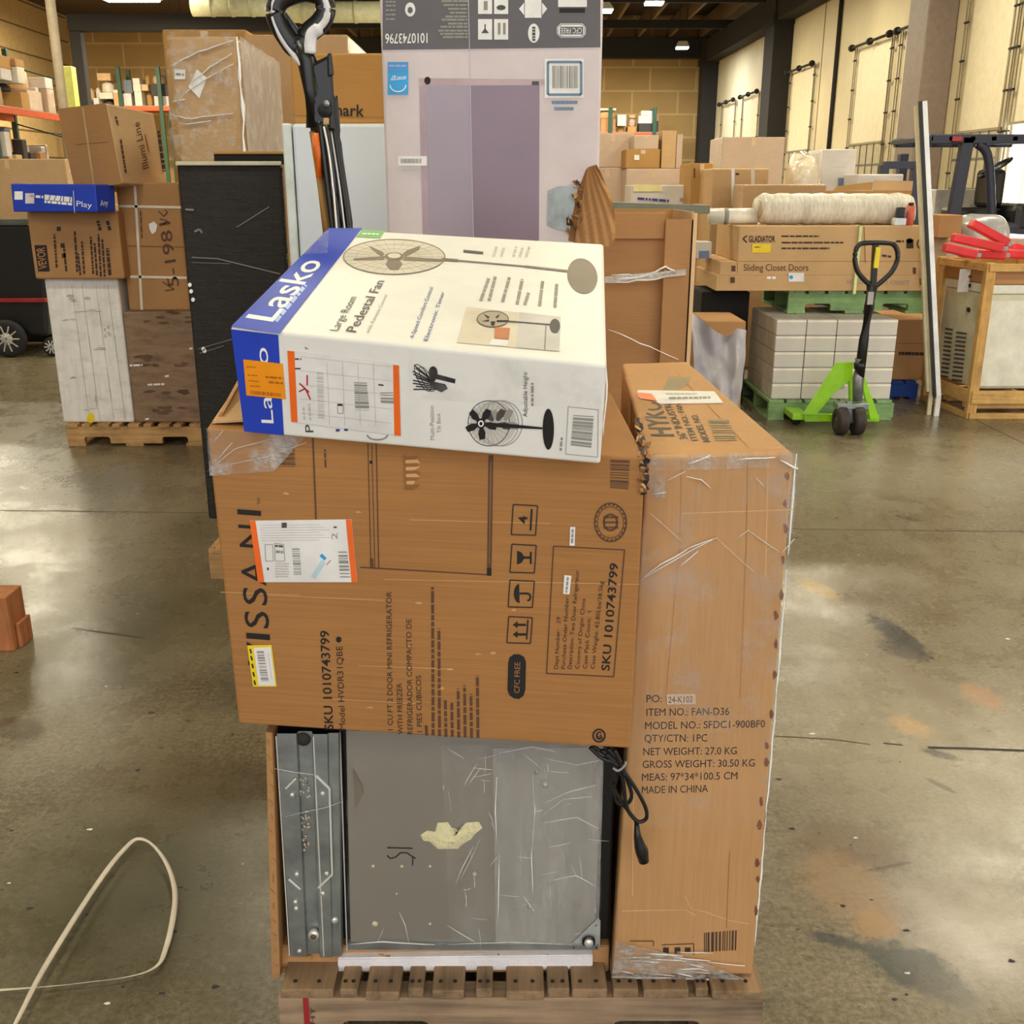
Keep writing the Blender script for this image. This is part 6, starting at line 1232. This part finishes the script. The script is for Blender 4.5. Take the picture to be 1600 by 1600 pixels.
# rack along the left wall
xf = -9.65; T = Thing('pallet_rack', 'green and orange pallet rack full of goods along the left wall', 'rack', (xf - .6, 20, 0)); ys = (17.2, 20.35, 23.6); zs_ = (1.55, 2.98)
for y in ys:
    for x in (xf, xf - 1.1): m = MB(); m.box(x - .05, x + .05, y - .05, y + .05, 0, 4.3, RGRN, .006); T.part(m, 'upright')
    m = MB(); 
    for k in range(7): m.bar((xf, y, .2 + k * .58), (xf - 1.1, y, .5 + k * .58), .03, .03, RGRN)
    T.part(m, 'brace')
for z in zs_:
    for x in (xf, xf - 1.1):
        for a, b in zip(ys, ys[1:]): m = MB(); m.box(x - .03, x + .03, a + .05, b - .05, z - .13, z, RORG, .006); T.part(m, 'beam', 'orange beam')
    m = MB(); m.box(xf - 1.08, xf - .02, ys[0], ys[-1], z, z + .02, STEEL, 0); T.part(m, 'shelf_deck')
clutter(17.4, 20.2, xf - .05, 3.0, .95, .9, 0, 'stored box among clutter on the upper shelf of the left rack', 'goods on the upper shelf of the left rack', True)
clutter(20.45, 23.5, xf - .05, 3.0, 1.0, .9, 0, 'stored box among clutter on the upper shelf of the left rack', 'goods on the upper shelf of the left rack', True)
clutter(17.4, 20.2, xf - .05, 1.57, 1.15, .9, 0, 'stored box among clutter on the lower shelf of the left rack', 'goods on the lower shelf of the left rack', True)
clutter(20.45, 23.5, xf - .05, 1.57, 1.15, .9, 0, 'stored box among clutter on the lower shelf of the left rack', 'goods on the lower shelf of the left rack', True)
m = MB(); p = atY(107, 130, 26); m.box(p.x - .1, p.x + .1, 26, 26.3, 0, atY(107, 103, 26).z, plain('yellow green post', (186, 186, 96), .5), .02); m.cyl((p.x, 26.15, 0), (p.x, 26.15, .05), .3, DKST); solo(m, 'guard_post', 'yellowish green post beside the left rack', 'post')
# racks against the back wall
def backrack(px0, px1, yshelf, ytop, Y, label, glabel, group, hmax, posts):
    z = atY(800, yshelf, Y).z; zt = atY(800, ytop, Y).z; xa, xb = atY(px0, yshelf, Y).x, atY(px1, yshelf, Y).x; T = Thing('pallet_rack', label, 'rack', ((xa + xb) / 2, Y + .5, 0))
    for px in posts:
        x = atY(px, yshelf, Y).x
        for d in (0, 1.0): m = MB(); m.box(x - .07, x + .07, Y + d - .05, Y + d + .05, 0, zt, RGRN, .006); T.part(m, 'upright')
    for d in (0, 1.0): m = MB(); m.box(xa, xb, Y + d - .03, Y + d + .03, z - .15, z, RORG, .006); T.part(m, 'beam', 'orange beam')
    m = MB(); m.box(xa, xb, Y, Y + 1, z, z + .02, STEEL, 0); T.part(m, 'shelf_deck'); clutter(xa, xb, Y + .05, z + .02, hmax, .8, 0, glabel, group)
backrack(116, 272, 166, 104, 38.5, 'green rack against the back wall, left of the wrapped tower', 'stored box on the back rack left of the wrapped tower', 'goods on the back rack at left', 1.15, (118, 190, 252, 270))
backrack(935, 1030, 207, 168, 39.5, 'green rack against the back wall behind the far pile', 'stored box on the back rack behind the far pile', 'goods on the back rack at right', .75, (953, 1022))
